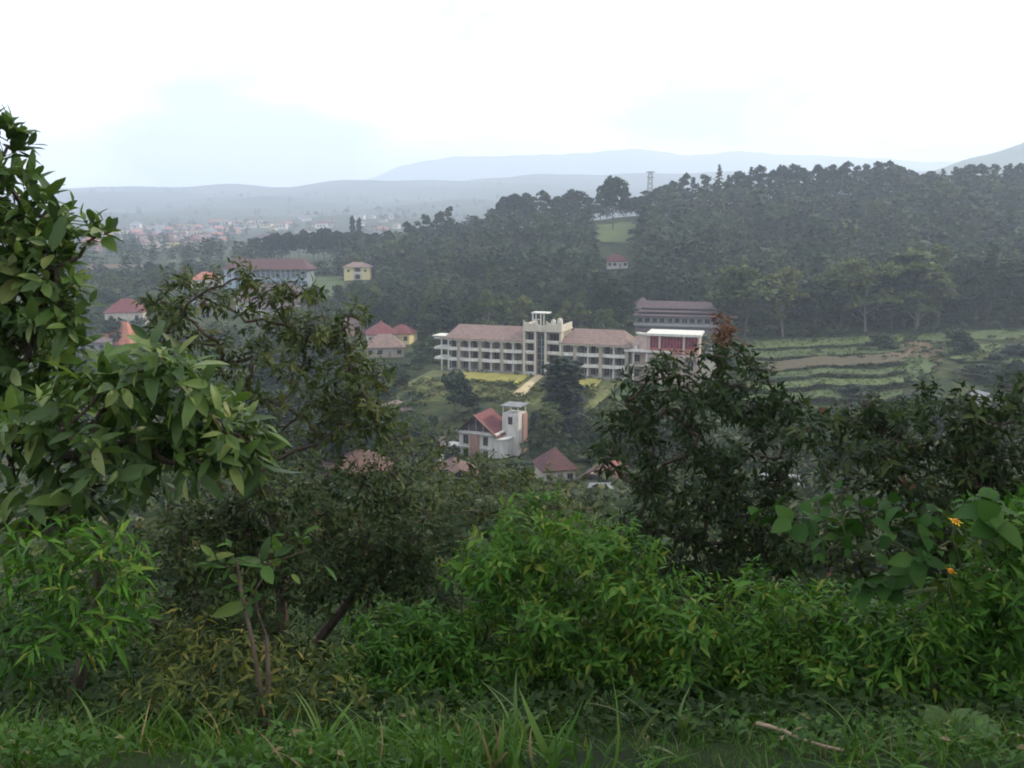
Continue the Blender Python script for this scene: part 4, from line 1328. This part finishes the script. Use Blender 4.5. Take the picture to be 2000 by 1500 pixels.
    if tip is not None:
        tn = np.where(pos[:, 2] > tip, 1.0, tn * .93)
    keep = rng.uniform(size=len(pos)) < .86
    pos, dr, nr, sz, tn = pos[keep], dr[keep], nr[keep], sz[keep], tn[keep]
    if tip is None:
        tn = np.minimum(tn, .95)
        tn[rng.uniform(size=len(tn)) < .006] = 1.0
    rest = np.arange(len(pos))
    tpls = tpl if isinstance(tpl, list) else [tpl]
    if leaf_parts:
        dist = np.linalg.norm(pos, axis=1) + rng.uniform(0, .08, len(pos))
        order = np.argsort(dist)
        pick, rest = order[:leaf_parts], order[leaf_parts:]
        ms = []
        for V0, T0 in tpls:
            me = tri_mesh('leaf', V0 * np.array([wide, 1, 1]), T0)
            me.materials.append(obj_mat)
            ms.append(me)
        d2 = norm(dr[pick]); side = norm(np.cross(d2, nr[pick])); n2 = np.cross(side, d2)
        for i, k in enumerate(pick):
            o = bpy.data.objects.new('leaf', ms[i % len(ms)])
            col.objects.link(o)
            o.parent = e
            s = float(sz[k])
            M = Matrix([[side[i][r] * s, d2[i][r] * s, n2[i][r] * s, pos[k][r] - base[r]] for r in range(3)] + [[0, 0, 0, 1]])
            o.matrix_local = M
    acc = []
    for i, tp in enumerate(tpls):
        s_ = rest[i::len(tpls)]
        if len(s_):
            acc.append(scatter(tp, pos[s_] - base, dr[s_], nr[s_], sz[s_], tn[s_], wide))
    V, T, C = merge(acc)
    fo = link(crown_name, tri_mesh(crown_name, V, T, C), mat, e)
    fo['kind'] = 'stuff'
    plant.tris += len(T)
    return e
plant.tris = 0

def gbase(px, Y, dz=0.0):
    g, _ = ground_at(px, Y)
    return g + np.array([0, 0, dz])

G_BROAD = [(0, (.026, .055, .015)), (.45, (.050, .100, .022)), (.8, (.085, .140, .032)), (1, (.14, .17, .055))]
G_TREE = [(0, (.012, .026, .008)), (.5, (.027, .050, .013)), (.95, (.056, .078, .020)), (1, (.105, .055, .03))]
G_OLIVE = [(0, (.022, .040, .012)), (.5, (.046, .070, .019)), (.95, (.080, .094, .026)), (1, (.12, .075, .03))]
G_BRIGHT = [(0, (.018, .058, .009)), (.45, (.048, .135, .016)), (.85, (.10, .195, .028)), (1, (.18, .20, .03))]
G_DEEP = [(0, (.014, .036, .008)), (.5, (.030, .076, .013)), (.85, (.056, .110, .018)), (1, (.08, .10, .025))]  # deeper greens of the sapling and the flowering plant
G_YELL = [(0, (.035, .055, .014)), (.5, (.075, .100, .022)), (.85, (.12, .135, .03)), (1, (.17, .13, .04))]
M_BROAD, M_BROAD_O = leafmat('leaf_broad', G_BROAD, 'attr', .3, .45, .25), leafmat('leaf_broad_single', G_BROAD, 'obj', .3, .45, .25)
M_TREE, M_OLIVE, M_BRIGHT = leafmat('leaf_tree', G_TREE, 'attr', .28, .55, .18), leafmat('leaf_olive', G_OLIVE, 'attr', .28, .55, .18), leafmat('leaf_bright', G_BRIGHT, 'attr', .35, .55, .16)
M_DEEP, M_YELL = leafmat('leaf_deep_green', G_DEEP, 'attr', .25, .55, .18), leafmat('leaf_yellowish', G_YELL, 'attr', .35, .55, .16)
M_DEEP_O = leafmat('leaf_deep_green_single', G_DEEP, 'obj', .25, .55, .18)
M_BRIGHT_O = leafmat('leaf_bright_single', G_BRIGHT, 'obj', .35, .55, .16)

T_BROAD = [leaf_full(.40, .18, .25), leaf_full(.36, .38, .35), leaf_full(.44, .05, .2)]
T_DROOP = [leaf_full(.36, .35, .3), leaf_full(.40, .15, .4), leaf_full(.33, .5, .2)]
T_LANCE = [leaf_mid(.20, .25, .25), leaf_mid(.17, .45, .3)]
T_SMALL = [leaf_mid(.42, .15, .3), leaf_mid(.36, .3, .3)]
T_TREE = [leaf_mid(.34, .25, .3), leaf_mid(.28, .45, .25), leaf_mid(.40, .1, .3)]
T_FEATHER = [leaf_mid(.30, .3, .3), leaf_mid(.24, .5, .25), leaf_mid(.36, .2, .35)]
T_NARROW = [leaf_mid(.24, .2, .3), leaf_mid(.28, .4, .2)]
T_LOBED = [leaf_full(.75, .22, .15, (0, .95, .9, .55, 0)), leaf_full(.65, .35, .2, (0, .85, 1, .6, 0)), leaf_full(.8, .1, .12, (0, 1, .95, .5, 0))]

# the tall broad leafed tree at the west edge
plant('broadleaf_tree', 'broad leafed tree with upright glossy leaves rising against the sky', 'tree', gbase(-120, 5.4),
      [(-10, 330, 5.0, 45, 60), (45, 400, 5.0, 60, 55), (20, 480, 5.0, 80, 70), (95, 440, 5.0, 35, 40), (110, 520, 4.9, 50, 50), (60, 570, 5.0, 90, 70), (-60, 470, 5.2, 90, 110), (60, 660, 5.0, 90, 70), (-60, 640, 5.2, 110, 110), (115, 610, 4.9, 42, 50), (20, 760, 5.1, 110, 90), (-90, 800, 5.2, 90, 110), (188, 462, 4.9, 14, 12, .5), (15, 285, 5.0, 14, 16, .6)],
      T_BROAD, .135, 7, .11, 7.0, M_BROAD, 300, M_BROAD_O, .12, .7, BARK, .05, .95, .55, 1, .25, .42, .6, aspect=.38)
# the drooping big leafed plant below it
plant('big_leaf_shrub', 'shrub with big drooping pale green leaves in front of the broad leafed tree', 'shrub', gbase(120, 4.3),
      clumped([(120, 815, 4.2, 110, 60), (250, 785, 4.2, 100, 50), (345, 755, 4.2, 60, 50), (390, 800, 4.2, 60, 54), (440, 860, 4.2, 40, 40), (180, 850, 4.2, 120, 70), (60, 860, 4.2, 100, 90), (310, 840, 4.2, 100, 60), (390, 880, 4.2, 55, 50), (100, 950, 4.2, 110, 70), (215, 920, 4.3, 80, 60, .8), (30, 1010, 4.2, 100, 60), (300, 900, 4.3, 70, 50, .6), (430, 810, 4.25, 40, 40, .6), (480, 860, 4.2, 18, 22, .6), (200, 745, 4.25, 50, 20, .6), (320, 712, 4.25, 40, 18, .6), (130, 1010, 4.25, 80, 40, .6)], 3, .6, .7),
      T_DROOP, .135, 6, .12, 3.8, M_BROAD, 300, M_BROAD_O, .6, .45, BARK, .035, 1.15, .5, 1, .3, .48, .4, aspect=.36, outl=.3)
# tall leafy weed with narrow whorled leaves
plant('tall_weed', 'leafy weed with long narrow whorled leaves at the grass edge', 'plant', gbase(130, 3.7),
      [(120, 1080, 3.6, 110, 45), (210, 1090, 3.6, 70, 45), (50, 1150, 3.6, 90, 60), (170, 1160, 3.6, 90, 55), (90, 1240, 3.5, 110, 60), (230, 1220, 3.6, 50, 60), (20, 1280, 3.5, 90, 60)],
      T_LANCE, .10, 8, .10, 3.0, M_BRIGHT, 200, M_BRIGHT_O, .35, .6, STEM_GREEN, .016, 1.1, .4, 1, .25, .35, .3, aspect=.16, stems=3, limb=.5)
# sparse tree with a leaning trunk
lean = [gbase(545, 8.2, -.1), P(600, 1280, 8.2), P(640, 1225, 8.3), P(720, 1130, 8.5), P(700, 1000, 8.8)]
plant('sparse_tree', 'thin branched olive tree with sparse leaves in front of the pale blue building', 'tree', gbase(560, 8.4),
      clumped([(330, 605, 9, 34, 42), (318, 665, 9, 28, 46), (350, 550, 9, 34, 26), (395, 575, 9, 34, 32, .7), (470, 545, 9, 24, 34, .8), (440, 600, 9, 36, 30, .6), (360, 640, 9, 44, 40, .8), (545, 580, 9, 44, 30), (600, 575, 9, 30, 26), (520, 630, 9, 40, 34, .7), (590, 640, 9, 44, 36), (650, 640, 9, 38, 28, .9), (692, 612, 9, 24, 18, .8), (430, 690, 9, 56, 40, .7), (520, 700, 9, 50, 40, .8), (600, 710, 9, 50, 44, .9), (690, 700, 9, 50, 42, .9), (735, 740, 9, 34, 34), (480, 770, 9.2, 60, 44, .6), (570, 790, 9.2, 56, 40, .5), (660, 780, 9.2, 60, 46, .8), (730, 810, 9.2, 50, 40, .8), (560, 860, 9.2, 60, 50, .6), (650, 850, 9.2, 60, 50, .5)], 2, .75, .5),
      T_SMALL, .105, 8, .12, 5.2, M_OLIVE, 0, None, .5, .15, BARK, .07, 1.2, .62, .9, .3, .42, .3, outl=.25, aspect=.32, stems=3, bare=[(lean, [.075, .065, .055, .045, .03])], limb=.22)
# tangled undergrowth below it
for k, (nm, lab, px, Y, lob, mt, ly) in enumerate((
    ('tangled_shrub', 'dim tangled shrub under the sparse tree', 420, 7.4, [(330, 1000, 7.2, 70, 60, .7), (420, 960, 7.2, 80, 70), (500, 1030, 7.2, 80, 70), (400, 1080, 7, 90, 70), (300, 1120, 7, 80, 70), (530, 940, 7.4, 70, 60), (560, 1110, 7, 90, 70), (440, 1170, 6.8, 110, 70), (330, 1060, 6.8, 60, 60), (430, 1230, 6.4, 80, 50), (340, 1220, 6.2, 90, 50)], M_TREE, 3.0),
    ('dusky_shrub', 'dusky shrub with brown tinged leaves below the orange cottage roof', 690, 8.6, [(640, 950, 8.6, 80, 50), (740, 945, 8.6, 80, 40), (690, 905, 8.7, 60, 22, .55), (770, 885, 8.8, 50, 24, .5), (700, 1020, 8.4, 100, 60), (620, 1050, 8.2, 80, 60), (800, 1010, 8.6, 80, 60), (760, 1090, 8, 100, 70), (660, 1130, 7.8, 100, 70), (850, 1080, 8.4, 70, 70), (820, 1160, 7.6, 80, 60)], M_TREE, 2.8),
    ('olive_shrub', 'olive yellow shrub in front of the white house', 930, 11.5, [(770, 860, 11.5, 60, 30, .7), (830, 870, 11.5, 50, 40, .8), (880, 930, 11.5, 60, 40), (960, 930, 11.5, 60, 36), (1020, 950, 11.5, 50, 40), (900, 990, 11, 80, 50), (1000, 1000, 11, 60, 40), (1090, 960, 11.5, 50, 40, .7), (820, 950, 11.5, 60, 40), (1130, 1000, 11, 60, 50)], M_OLIVE, 2.0))):
    plant(nm, lab, 'shrub', gbase(px, Y), clumped(lob, 3, .62, .7), T_SMALL, .08 if Y < 10 else .10, 6, .10, ly, mt, 0, None, .35, .35, BARK, .03, 1.0, .45, .95, .3, .45, .6, outl=.18, aspect=.32, stems=4)
# dark bushy tree in the middle right
plant('bushy_tree', 'dark bushy tree with a reddish brown tip in front of the red hall', 'tree', gbase(1400, 9.2),
      clumped([(1416, 648, 9, 11, 22, .9), (1300, 712, 9, 20, 16, .8), (1252, 745, 9, 18, 16, .8), (1200, 825, 9, 18, 16, .8), (1185, 890, 9, 16, 16, .8), (1540, 790, 9, 16, 18, .8), (1558, 860, 9, 16, 16, .8), (1418, 676, 9, 18, 30, .9), (1395, 720, 9, 30, 40), (1448, 715, 9, 26, 40), (1482, 740, 9, 20, 40), (1300, 745, 9, 46, 38), (1350, 770, 9, 50, 36), (1420, 790, 9, 70, 50), (1505, 800, 9, 40, 40), (1250, 790, 9, 36, 36, .9), (1300, 820, 9, 76, 46), (1400, 860, 9, 90, 56), (1500, 870, 9, 50, 50), (1225, 850, 9, 40, 38), (1260, 900, 9, 64, 50), (1360, 930, 9, 90, 60), (1470, 940, 9, 70, 56), (1270, 980, 8.8, 76, 56), (1390, 1010, 8.8, 100, 60), (1490, 1010, 8.8, 60, 50), (1330, 1080, 8.6, 110, 60), (1460, 1090, 8.6, 100, 60), (1550, 1060, 8.6, 60, 60, .8), (1400, 1140, 8.2, 120, 50), (1545, 1130, 8.2, 60, 50)], 3, .55, .78),
      T_TREE, .11, 7, .12, 4.8, M_TREE, 0, None, .45, .12, BARK, .08, 1.25, .5, 1.0, .3, .30, .25, outl=.24, aspect=.28, stems=3, limb=.22, tip=P(1415, 664, 9)[2])
plant('spreading_tree', 'dark spreading tree with yellowish upper leaves below the terraced fields', 'tree', gbase(1850, 8.4),
      clumped([(1600, 830, 8, 40, 34, .8), (1650, 850, 8, 50, 40), (1700, 810, 8, 44, 34, .9), (1770, 815, 8, 56, 36), (1840, 800, 8, 56, 34), (1910, 795, 8, 60, 36), (1980, 785, 8, 56, 40), (1740, 870, 8, 76, 50), (1850, 870, 8, 90, 54), (1960, 870, 8, 90, 60), (1640, 920, 8, 56, 46, .55), (1730, 940, 8, 70, 50, .5), (1850, 960, 8, 90, 60, .9), (1970, 970, 8, 90, 70), (1680, 1020, 7.8, 70, 50, .5), (1790, 1040, 7.8, 80, 60), (1920, 1070, 7.6, 110, 60), (2060, 820, 8, 70, 60), (2070, 950, 8, 80, 80), (1630, 1080, 7.6, 80, 60), (1760, 1120, 7.4, 100, 60)], 3, .62, .7),
      T_SMALL, .10, 7, .10, 4.6, M_TREE, 0, None, .45, .15, BARK, .07, 1.2, .5, .95, .34, .42, .3, outl=.2, aspect=.32, stems=3, limb=.18)
# bright leafy shrubs behind the grass
BR = dict(droop=.40, up=.55, bark=STEM_GREEN, stem_r=.014, spread=1.25, fork=.4, wide=1.0, twig_share=.3, outl=.12, aspect=.26, stems=5)
plant('leafy_shrub', 'bright green leafy shrub rising highest from the grass edge', 'shrub', gbase(1080, 4.8),
      clumped([(1050, 1010, 4.7, 46, 40), (985, 1065, 4.7, 66, 44), (1080, 1075, 4.7, 80, 50), (1180, 1045, 4.7, 54, 34), (1225, 1085, 4.7, 50, 40), (935, 1125, 4.6, 46, 50), (1010, 1140, 4.6, 90, 56), (1130, 1140, 4.6, 90, 60), (1240, 1150, 4.6, 60, 56), (1000, 1220, 4.5, 100, 56), (1130, 1230, 4.5, 110, 60), (1250, 1230, 4.5, 70, 56), (1080, 1310, 4.3, 140, 56), (1220, 1310, 4.3, 90, 56)], 4, .56, .74),
      T_FEATHER, .072, 9, .085, 5.6, M_BRIGHT, 240, M_BRIGHT_O, tint_sd=.26, tint_mid=.55, **BR)
plant('domed_shrub', 'low domed green shrub beside the highest leafy shrub', 'shrub', gbase(800, 4.4),
      clumped([(800, 1240, 4.4, 90, 44), (730, 1270, 4.4, 60, 46), (870, 1260, 4.4, 64, 46), (770, 1310, 4.3, 100, 50), (880, 1320, 4.3, 80, 50), (950, 1330, 4.3, 60, 50), (730, 1360, 4.2, 60, 40), (850, 1380, 4.1, 100, 40)], 4, .56, .74),
      T_FEATHER, .060, 9, .07, 5.6, M_BRIGHT, 160, M_BRIGHT_O, tint_sd=.26, tint_mid=.42, **BR)
plant('feathery_shrub', 'feathery bright green shrub in front of the dark bushy tree', 'shrub', gbase(1470, 4.3),
      clumped([(1480, 1150, 4.3, 34, 36), (1430, 1200, 4.3, 66, 40), (1340, 1190, 4.4, 60, 44), (1520, 1210, 4.3, 56, 44), (1590, 1180, 4.3, 54, 36), (1640, 1210, 4.3, 56, 40), (1370, 1260, 4.2, 80, 50), (1480, 1280, 4.2, 90, 54), (1600, 1280, 4.2, 80, 50), (1400, 1340, 4.1, 100, 50), (1540, 1360, 4.0, 110, 50), (1300, 1260, 4.3, 50, 50), (1290, 1360, 4.0, 70, 40)], 4, .56, .74),
      T_FEATHER, .068, 9, .08, 5.6, M_BRIGHT, 220, M_BRIGHT_O, tint_sd=.28, tint_mid=.52, **BR)
plant('deep_green_shrub', 'deep green leafy shrub around the yellow flowered plant', 'shrub', gbase(1850, 4.0),  # leaf tints kept towards the deeper greens
      clumped([(1910, 1020, 4.2, 60, 30, .8), (1995, 1010, 4.2, 50, 36), (2040, 1080, 4.2, 60, 70), (1930, 1100, 4.15, 60, 44, .8), (1985, 1060, 4.1, 50, 50), (1880, 1170, 4.0, 80, 50), (1960, 1180, 4.0, 70, 56), (1780, 1230, 4.0, 90, 50), (1880, 1260, 3.9, 100, 56), (1980, 1280, 3.9, 70, 60), (1720, 1310, 3.9, 90, 50), (1840, 1340, 3.8, 110, 50), (1960, 1370, 3.7, 90, 50), (1700, 1250, 4.0, 60, 50)], 4, .56, .74),
      T_FEATHER, .074, 9, .085, 5.6, M_BRIGHT, 200, M_BRIGHT_O, tint_sd=.3, tint_mid=.36, **BR)
plant('yellowing_weed', 'yellow green small leafed weed beside the dark thin sapling', 'plant', gbase(430, 3.6),
      [(385, 1225, 3.6, 50, 36, .8), (340, 1290, 3.5, 70, 44), (440, 1290, 3.5, 80, 50), (540, 1280, 3.6, 60, 40, .8), (300, 1360, 3.3, 80, 40), (420, 1370, 3.3, 90, 44), (560, 1350, 3.4, 80, 46), (640, 1300, 3.6, 50, 50, .9), (660, 1370, 3.4, 60, 40)],
      T_NARROW, .055, 7, .07, 2.6, M_YELL, 150, leafmat('leaf_yellowish_single', G_YELL, 'obj', .35, .55, .16), tint_sd=.3, tint_mid=.45, **{**BR, 'aspect': .25})
sap = [gbase(518, 3.25, -.05), P(508, 1340, 3.3), P(490, 1240, 3.35), P(470, 1150, 3.4), P(462, 1095, 3.42)]
plant('sapling', 'thin dark sapling with a few large leaves standing up from the grass', 'sapling', gbase(518, 3.25),
      [(460, 1090, 3.45, 36, 18, .7), (530, 1100, 3.5, 44, 24, .6), (600, 1075, 3.55, 36, 22, .6), (500, 1150, 3.45, 40, 26, .35)],
      T_BROAD, .10, 4, .07, 2.2, M_DEEP, 40, M_DEEP_O, .3, .4, BARK, .012, 1.0, .6, 1, .25, .6, .8, aspect=.38, bare=[(sap, [.011, .010, .009, .008, .005])])

# the yellow flowered plant with big lobed leaves
def sunflower():
    base = gbase(1745, 3.9)
    e = plant('flowering_plant', 'tall plant with big lobed leaves and two yellow flowers', 'plant', base,
              [(1540, 1020, 3.8, 36, 20, .5), (1650, 1005, 3.8, 36, 16, .5), (1620, 1070, 3.8, 40, 24, .6), (1720, 1050, 3.8, 46, 26, .7), (1800, 1020, 3.8, 50, 30, .8), (1790, 1085, 3.8, 60, 30, .8), (1880, 1070, 3.8, 54, 30, .9), (1930, 1020, 3.8, 40, 28, .7), (1730, 1130, 3.8, 50, 36, .5), (1830, 1150, 3.8, 50, 30, .5)],
              T_LOBED, .098, 4, .10, 1.5, M_DEEP, 130, leafmat('leaf_lobed_single', [(0, (.014, .042, .008)), (.6, (.028, .078, .014)), (1, (.055, .11, .024))], 'obj', .3, .6, .12), .55, .45, STEM_GREEN, .018, 1.1, .5, 1, .25, .6, .7, aspect=.55, stems=2)
    PET = sm('yellow_petal', (.60, .38, .015), .15, 30, .6)
    DISC = sm('flower_disc', (.35, .14, .01), .2, 60, .8)
    for px, py, tilt in ((1866, 1018, .25), (1857, 1115, .6)):
        c = P(px, py, 3.5)
        fl = MB().tube([(0, 0, -.012), (0, 0, 0), (0, 0, .008), (0, 0, .012)], [.008, .014, .011, .003], 8).build('flower', DISC, e)
        fl.location = [float(x) for x in (c - base)]
        fl.rotation_euler = (tilt, tilt - .4, rng.uniform(0, 2))
        V0, T0 = leaf_full(.34, .25, .2)
        pm = tri_mesh('petal', V0 * .021, T0); pm.materials.append(PET)
        for k in range(11):
            p = link('petal', pm, None, fl)
            a = k * 2 * math.pi / 11
            p.location = (-math.sin(a) * .011, math.cos(a) * .011, 0)
            p.rotation_euler = (rng.uniform(-.2, .6), rng.uniform(-.3, .3), a + rng.uniform(-.12, .12))
            p.scale = (1, rng.uniform(.7, 1.1), 1)
        st = MB().tube([np.zeros(3), np.array([.02, .05, -.10]), P(px + 12, py + 90, 3.75) - c], [.005, .006, .007], 5).build('flower_stalk', STEM_GREEN, e)
        st.location = fl.location
sunflower()

# grass at the feet
G_GRASS = [(0, (.024, .065, .010)), (.5, (.044, .110, .016)), (.92, (.075, .145, .024)), (1, (.20, .16, .08))]
M_GRASS = leafmat('leaf_grass', G_GRASS, 'attr', .35, .5, .2)
def grass():
    n = 15000
    Y = rng.uniform(1.75, 3.7, n)
    X = rng.uniform(-.75, .75, n) * (Y + .7)
    z = ground_z(X, Y)
    keep = vnoise(X * 3.1, Y * 3.3, 1) + rng.normal(0, .6, n) > -.55
    X, Y, z = X[keep], Y[keep], z[keep]
    n = len(X)
    pos = np.stack([X, Y, z - .01], 1)
    d = norm(np.stack([rng.normal(0, .5, n) + .4 * vnoise(X * 3, Y * 3, 8), rng.normal(-.05, .5, n), np.ones(n)], 1))
    nr = norm(np.cross(d, rand_dir(n)))
    ln = rng.uniform(.04, .145, n) * np.clip(1 + .55 * vnoise(X * 2.3, Y * 2.0, 5), .35, 1.8) * np.where(rng.uniform(size=n) < .08, 1.5, 1)
    tint = np.clip(rng.normal(.45, .24, n), 0, .92)
    tint[rng.uniform(size=n) < .05] = 1.0
    parts = []
    tp = [blade(.06, .3), blade(.05, .8), blade(.085, .6), blade(.04, 1.2)]
    k = rng.integers(0, 4, n)
    for i in range(4):
        s = k == i
        parts.append(scatter(tp[i], pos[s], d[s], nr[s], ln[s], tint[s]))
    nw = 9000
    Yw = rng.uniform(1.8, 3.6, nw); Xw = rng.uniform(-.75, .75, nw) * (Yw + .7)
    kw = vnoise(Xw * 2.1, Yw * 2.4, 12) > .1
    Xw, Yw = Xw[kw], Yw[kw]; nw = len(Xw)
    pw = np.stack([Xw, Yw, ground_z(Xw, Yw) + rng.uniform(.0, .12, nw)], 1)
    dw = norm(np.stack([rng.normal(0, .8, nw), rng.normal(-.1, .8, nw), rng.uniform(.0, .9, nw)], 1))
    parts.append(scatter(leaf_mid(.45, .3, .3), pw, dw, norm(UP + rng.normal(size=(nw, 3)) * .4), rng.uniform(.02, .055, nw), np.clip(rng.normal(.4, .3, nw), 0, 1)))
    V, T, C = merge(parts)
    tag(link('grass', tri_mesh('grass', V, T, C), M_GRASS), 'fresh green grass along the bottom of the slope edge', 'grass', None, 'stuff')
    # low weeds between the shrubs
    n = 26000
    Y = np.exp(rng.uniform(math.log(3.0), math.log(16), n))
    X = rng.uniform(-.85, .85, n) * Y
    z = ground_z(X, Y)
    pos = np.stack([X, Y, z + rng.uniform(0, .25, n) * np.minimum(Y / 5, 1.6)], 1)
    d = norm(np.stack([rng.normal(0, .8, n), rng.normal(-.2, .8, n), rng.uniform(.1, 1, n)], 1))
    nr = norm(UP + rng.normal(size=(n, 3)) * .5)
    V, T, C = merge([scatter(T_SMALL[0], pos, d, nr, rng.uniform(.04, .09, n) * np.minimum(Y / 4, 1.8), np.clip(rng.normal(.5, .25, n), 0, 1))])
    n = 70000
    Y = np.exp(rng.uniform(math.log(9.0), math.log(48), n))
    X = rng.uniform(-.8, .8, n) * Y
    hh = np.clip(.5 + .8 * vnoise(X * .9, Y * .8, 3), .05, 1.6) * rng.uniform(.0, 1, n) ** .6
    p2 = np.stack([X, Y, ground_z(X, Y) + hh], 1)
    d2 = norm(np.stack([rng.normal(0, .8, n), rng.normal(-.2, .8, n), rng.uniform(-.1, 1, n)], 1))
    V2, T2, C2 = scatter((CARD2[0] * np.array([.6, 1, 1]), CARD2[1]), p2, d2, norm(UP + rng.normal(size=(n, 3)) * .5), rng.uniform(.07, .14, n) * np.clip(Y / 12, 1, 2.6), np.clip(rng.normal(.5, .25, n), 0, 1))
    V, T, C = merge([(V, T, C), (V2, T2, C2)])
    tag(link('undergrowth', tri_mesh('undergrowth', V, T, C), leafmat('leaf_undergrowth', [(0, (.010, .022, .006)), (.6, (.020, .042, .010)), (1, (.045, .060, .016))], 'attr', .2, .65, .12)), 'dark low weeds covering the slope between the shrubs', 'undergrowth', None, 'stuff')
grass()

# broad grass tufts with long arching blades
def tuft(px, Y, n, length, lab, mat_stops, name='grass_tuft', w=.06):
    b = gbase(px, Y)
    e = empty(name, b)
    tag(e, lab, 'grass tuft')
    m = leafmat('leaf_' + name + str(px), mat_stops, 'obj', .35, .5, .2)
    ms = []
    for bend in (.35, .75, 1.1):
        V0, T0 = blade(w, bend, 7)
        me = tri_mesh('blade', V0, T0); me.materials.append(m); ms.append(me)
    for k in range(n):
        d = norm(np.array([rng.normal(0, .45), rng.normal(-.1, .35), 1.0]))
        out = norm(np.array([d[0] + rng.normal(0, .2), d[1] - .1, .0]))
        side = norm(np.cross(d, -out)); n2 = np.cross(side, d)
        s = length * rng.uniform(.6, 1.15)
        o = bpy.data.objects.new('blade', ms[k % 3]); col.objects.link(o); o.parent = e
        off = rng.normal(0, .03, 2)
        o.matrix_local = Matrix([[side[r] * s, d[r] * s, n2[r] * s, (off[0], off[1], 0)[r]] for r in range(3)] + [[0, 0, 0, 1]])
PALE = [(0, (.08, .11, .04)), (1, (.16, .16, .085))]
FRESH = [(0, (.04, .09, .02)), (1, (.085, .14, .035))]
tuft(1262, 2.75, 6, .30, 'tuft of pale arching grass blades beside the feathery shrub', PALE)
tuft(1010, 2.9, 14, .28, 'fresh upright grass tuft below the highest leafy shrub', FRESH)
tuft(1330, 3.1, 10, .30, 'fresh grass tuft below the feathery shrub', FRESH)
tuft(640, 2.8, 12, .22, 'fresh grass tuft below the yellow green weed', FRESH)
tuft(1700, 2.75, 12, .26, 'fresh grass tuft next to the dry stick', FRESH)
tuft(150, 2.9, 12, .24, 'fresh grass tuft below the whorled weed', FRESH)
tuft(815, 6.4, 9, .85, 'arching pale reed blades behind the domed shrub', PALE)
tuft(1960, 2.9, 6, .36, 'pale bent grass blades under the deep green shrub', PALE)
tuft(425, 5.6, 26, .40, 'dry pinkish grass tuft under the big leafed shrub', [(0, (.14, .10, .07)), (1, (.26, .20, .14))], w=.03)

def stick():
    a, b = P(1478, 1413, 2.85), P(1650, 1468, 2.6)
    e = empty('dry_stick', (a + b) / 2)
    tag(e, 'bare dry stick lying slanted on the grass', 'stick')
    c = (a + b) / 2
    ts = np.linspace(0, 1, 7)
    pts = [a + (b - a) * t - c + np.array([0, 0, .006 * math.sin(t * 7)]) for t in ts]
    MB().tube(pts, np.linspace(.0075, .005, 7), 7).build('shaft', surface('dry_wood', [(.3, (.16, .12, .08)), (.7, (.33, .26, .18))], 30, .9, .4, 6, (1, 1, 1)), e)
    MB().tube([pts[2], pts[2] + np.array([.02, .01, .03]), pts[2] + np.array([.05, .02, .04])], [.004, .003, .0015], 5).build('side_twig', MATS['dry_wood'], e)
stick()

def fern(px, Y, n, ln, lab):
    b = gbase(px, Y)
    e = empty('fern', b)
    tag(e, lab, 'fern')
    tp = leaf_mid(.22, .1, .1)
    m = leafmat('leaf_fern', [(0, (.03, .075, .014)), (1, (.065, .12, .024))], 'attr', .3, .5, .3)
    for k in range(n):
        a = rng.uniform(0, 6.28)
        out = np.array([math.cos(a), math.sin(a) * .8, 0])
        ts = np.linspace(.12, 1, 22)
        spine = out[None] * (ts[:, None] * .75 * ln) + UP[None] * (ln * (1.05 * ts - .6 * ts ** 2))[:, None]
        tang = norm(np.gradient(spine, axis=0))
        sd = norm(np.cross(tang, UP))
        L = ln * .28 * np.sin(np.pi * np.clip(ts * .9 + .1, 0, 1)) + .01
        acc = []
        for s in (-1, 1):
            acc.append(scatter(tp, spine, norm(sd * s + tang * .35 - UP * .15), norm(np.cross(sd, tang)) , L, rng.uniform(0, 1, len(ts))))
        V, T, C = merge(acc)
        fr = link('frond', tri_mesh('frond', V, T, C), m, e)
        fr['kind'] = 'stuff'
fern(1860, 2.9, 7, .22, 'small fern with feathery fronds beside the dry stick')
fern(1790, 3.1, 6, .2, 'small fern behind the dry stick under the deep green shrub')

print('plant tris', plant.tris)

# ------------------------------------------------------------------ haze
hz = MB().box(-14000, 14000, -400, 9950, -120, 850).build('haze', None)
hz['kind'] = 'stuff'
hm = bpy.data.materials.new('haze')
n, l = nodes_of(hm)
out, pv = n.new('ShaderNodeOutputMaterial'), n.new('ShaderNodeVolumePrincipled')
pv.inputs['Color'].default_value = (.70, .81, 1.0, 1)
pv.inputs['Density'].default_value = .00025
pv.inputs['Anisotropy'].default_value = .2
l.new(pv.outputs[0], out.inputs['Volume'])
hz.data.materials.append(hm)
hz.display_type = 'WIRE'
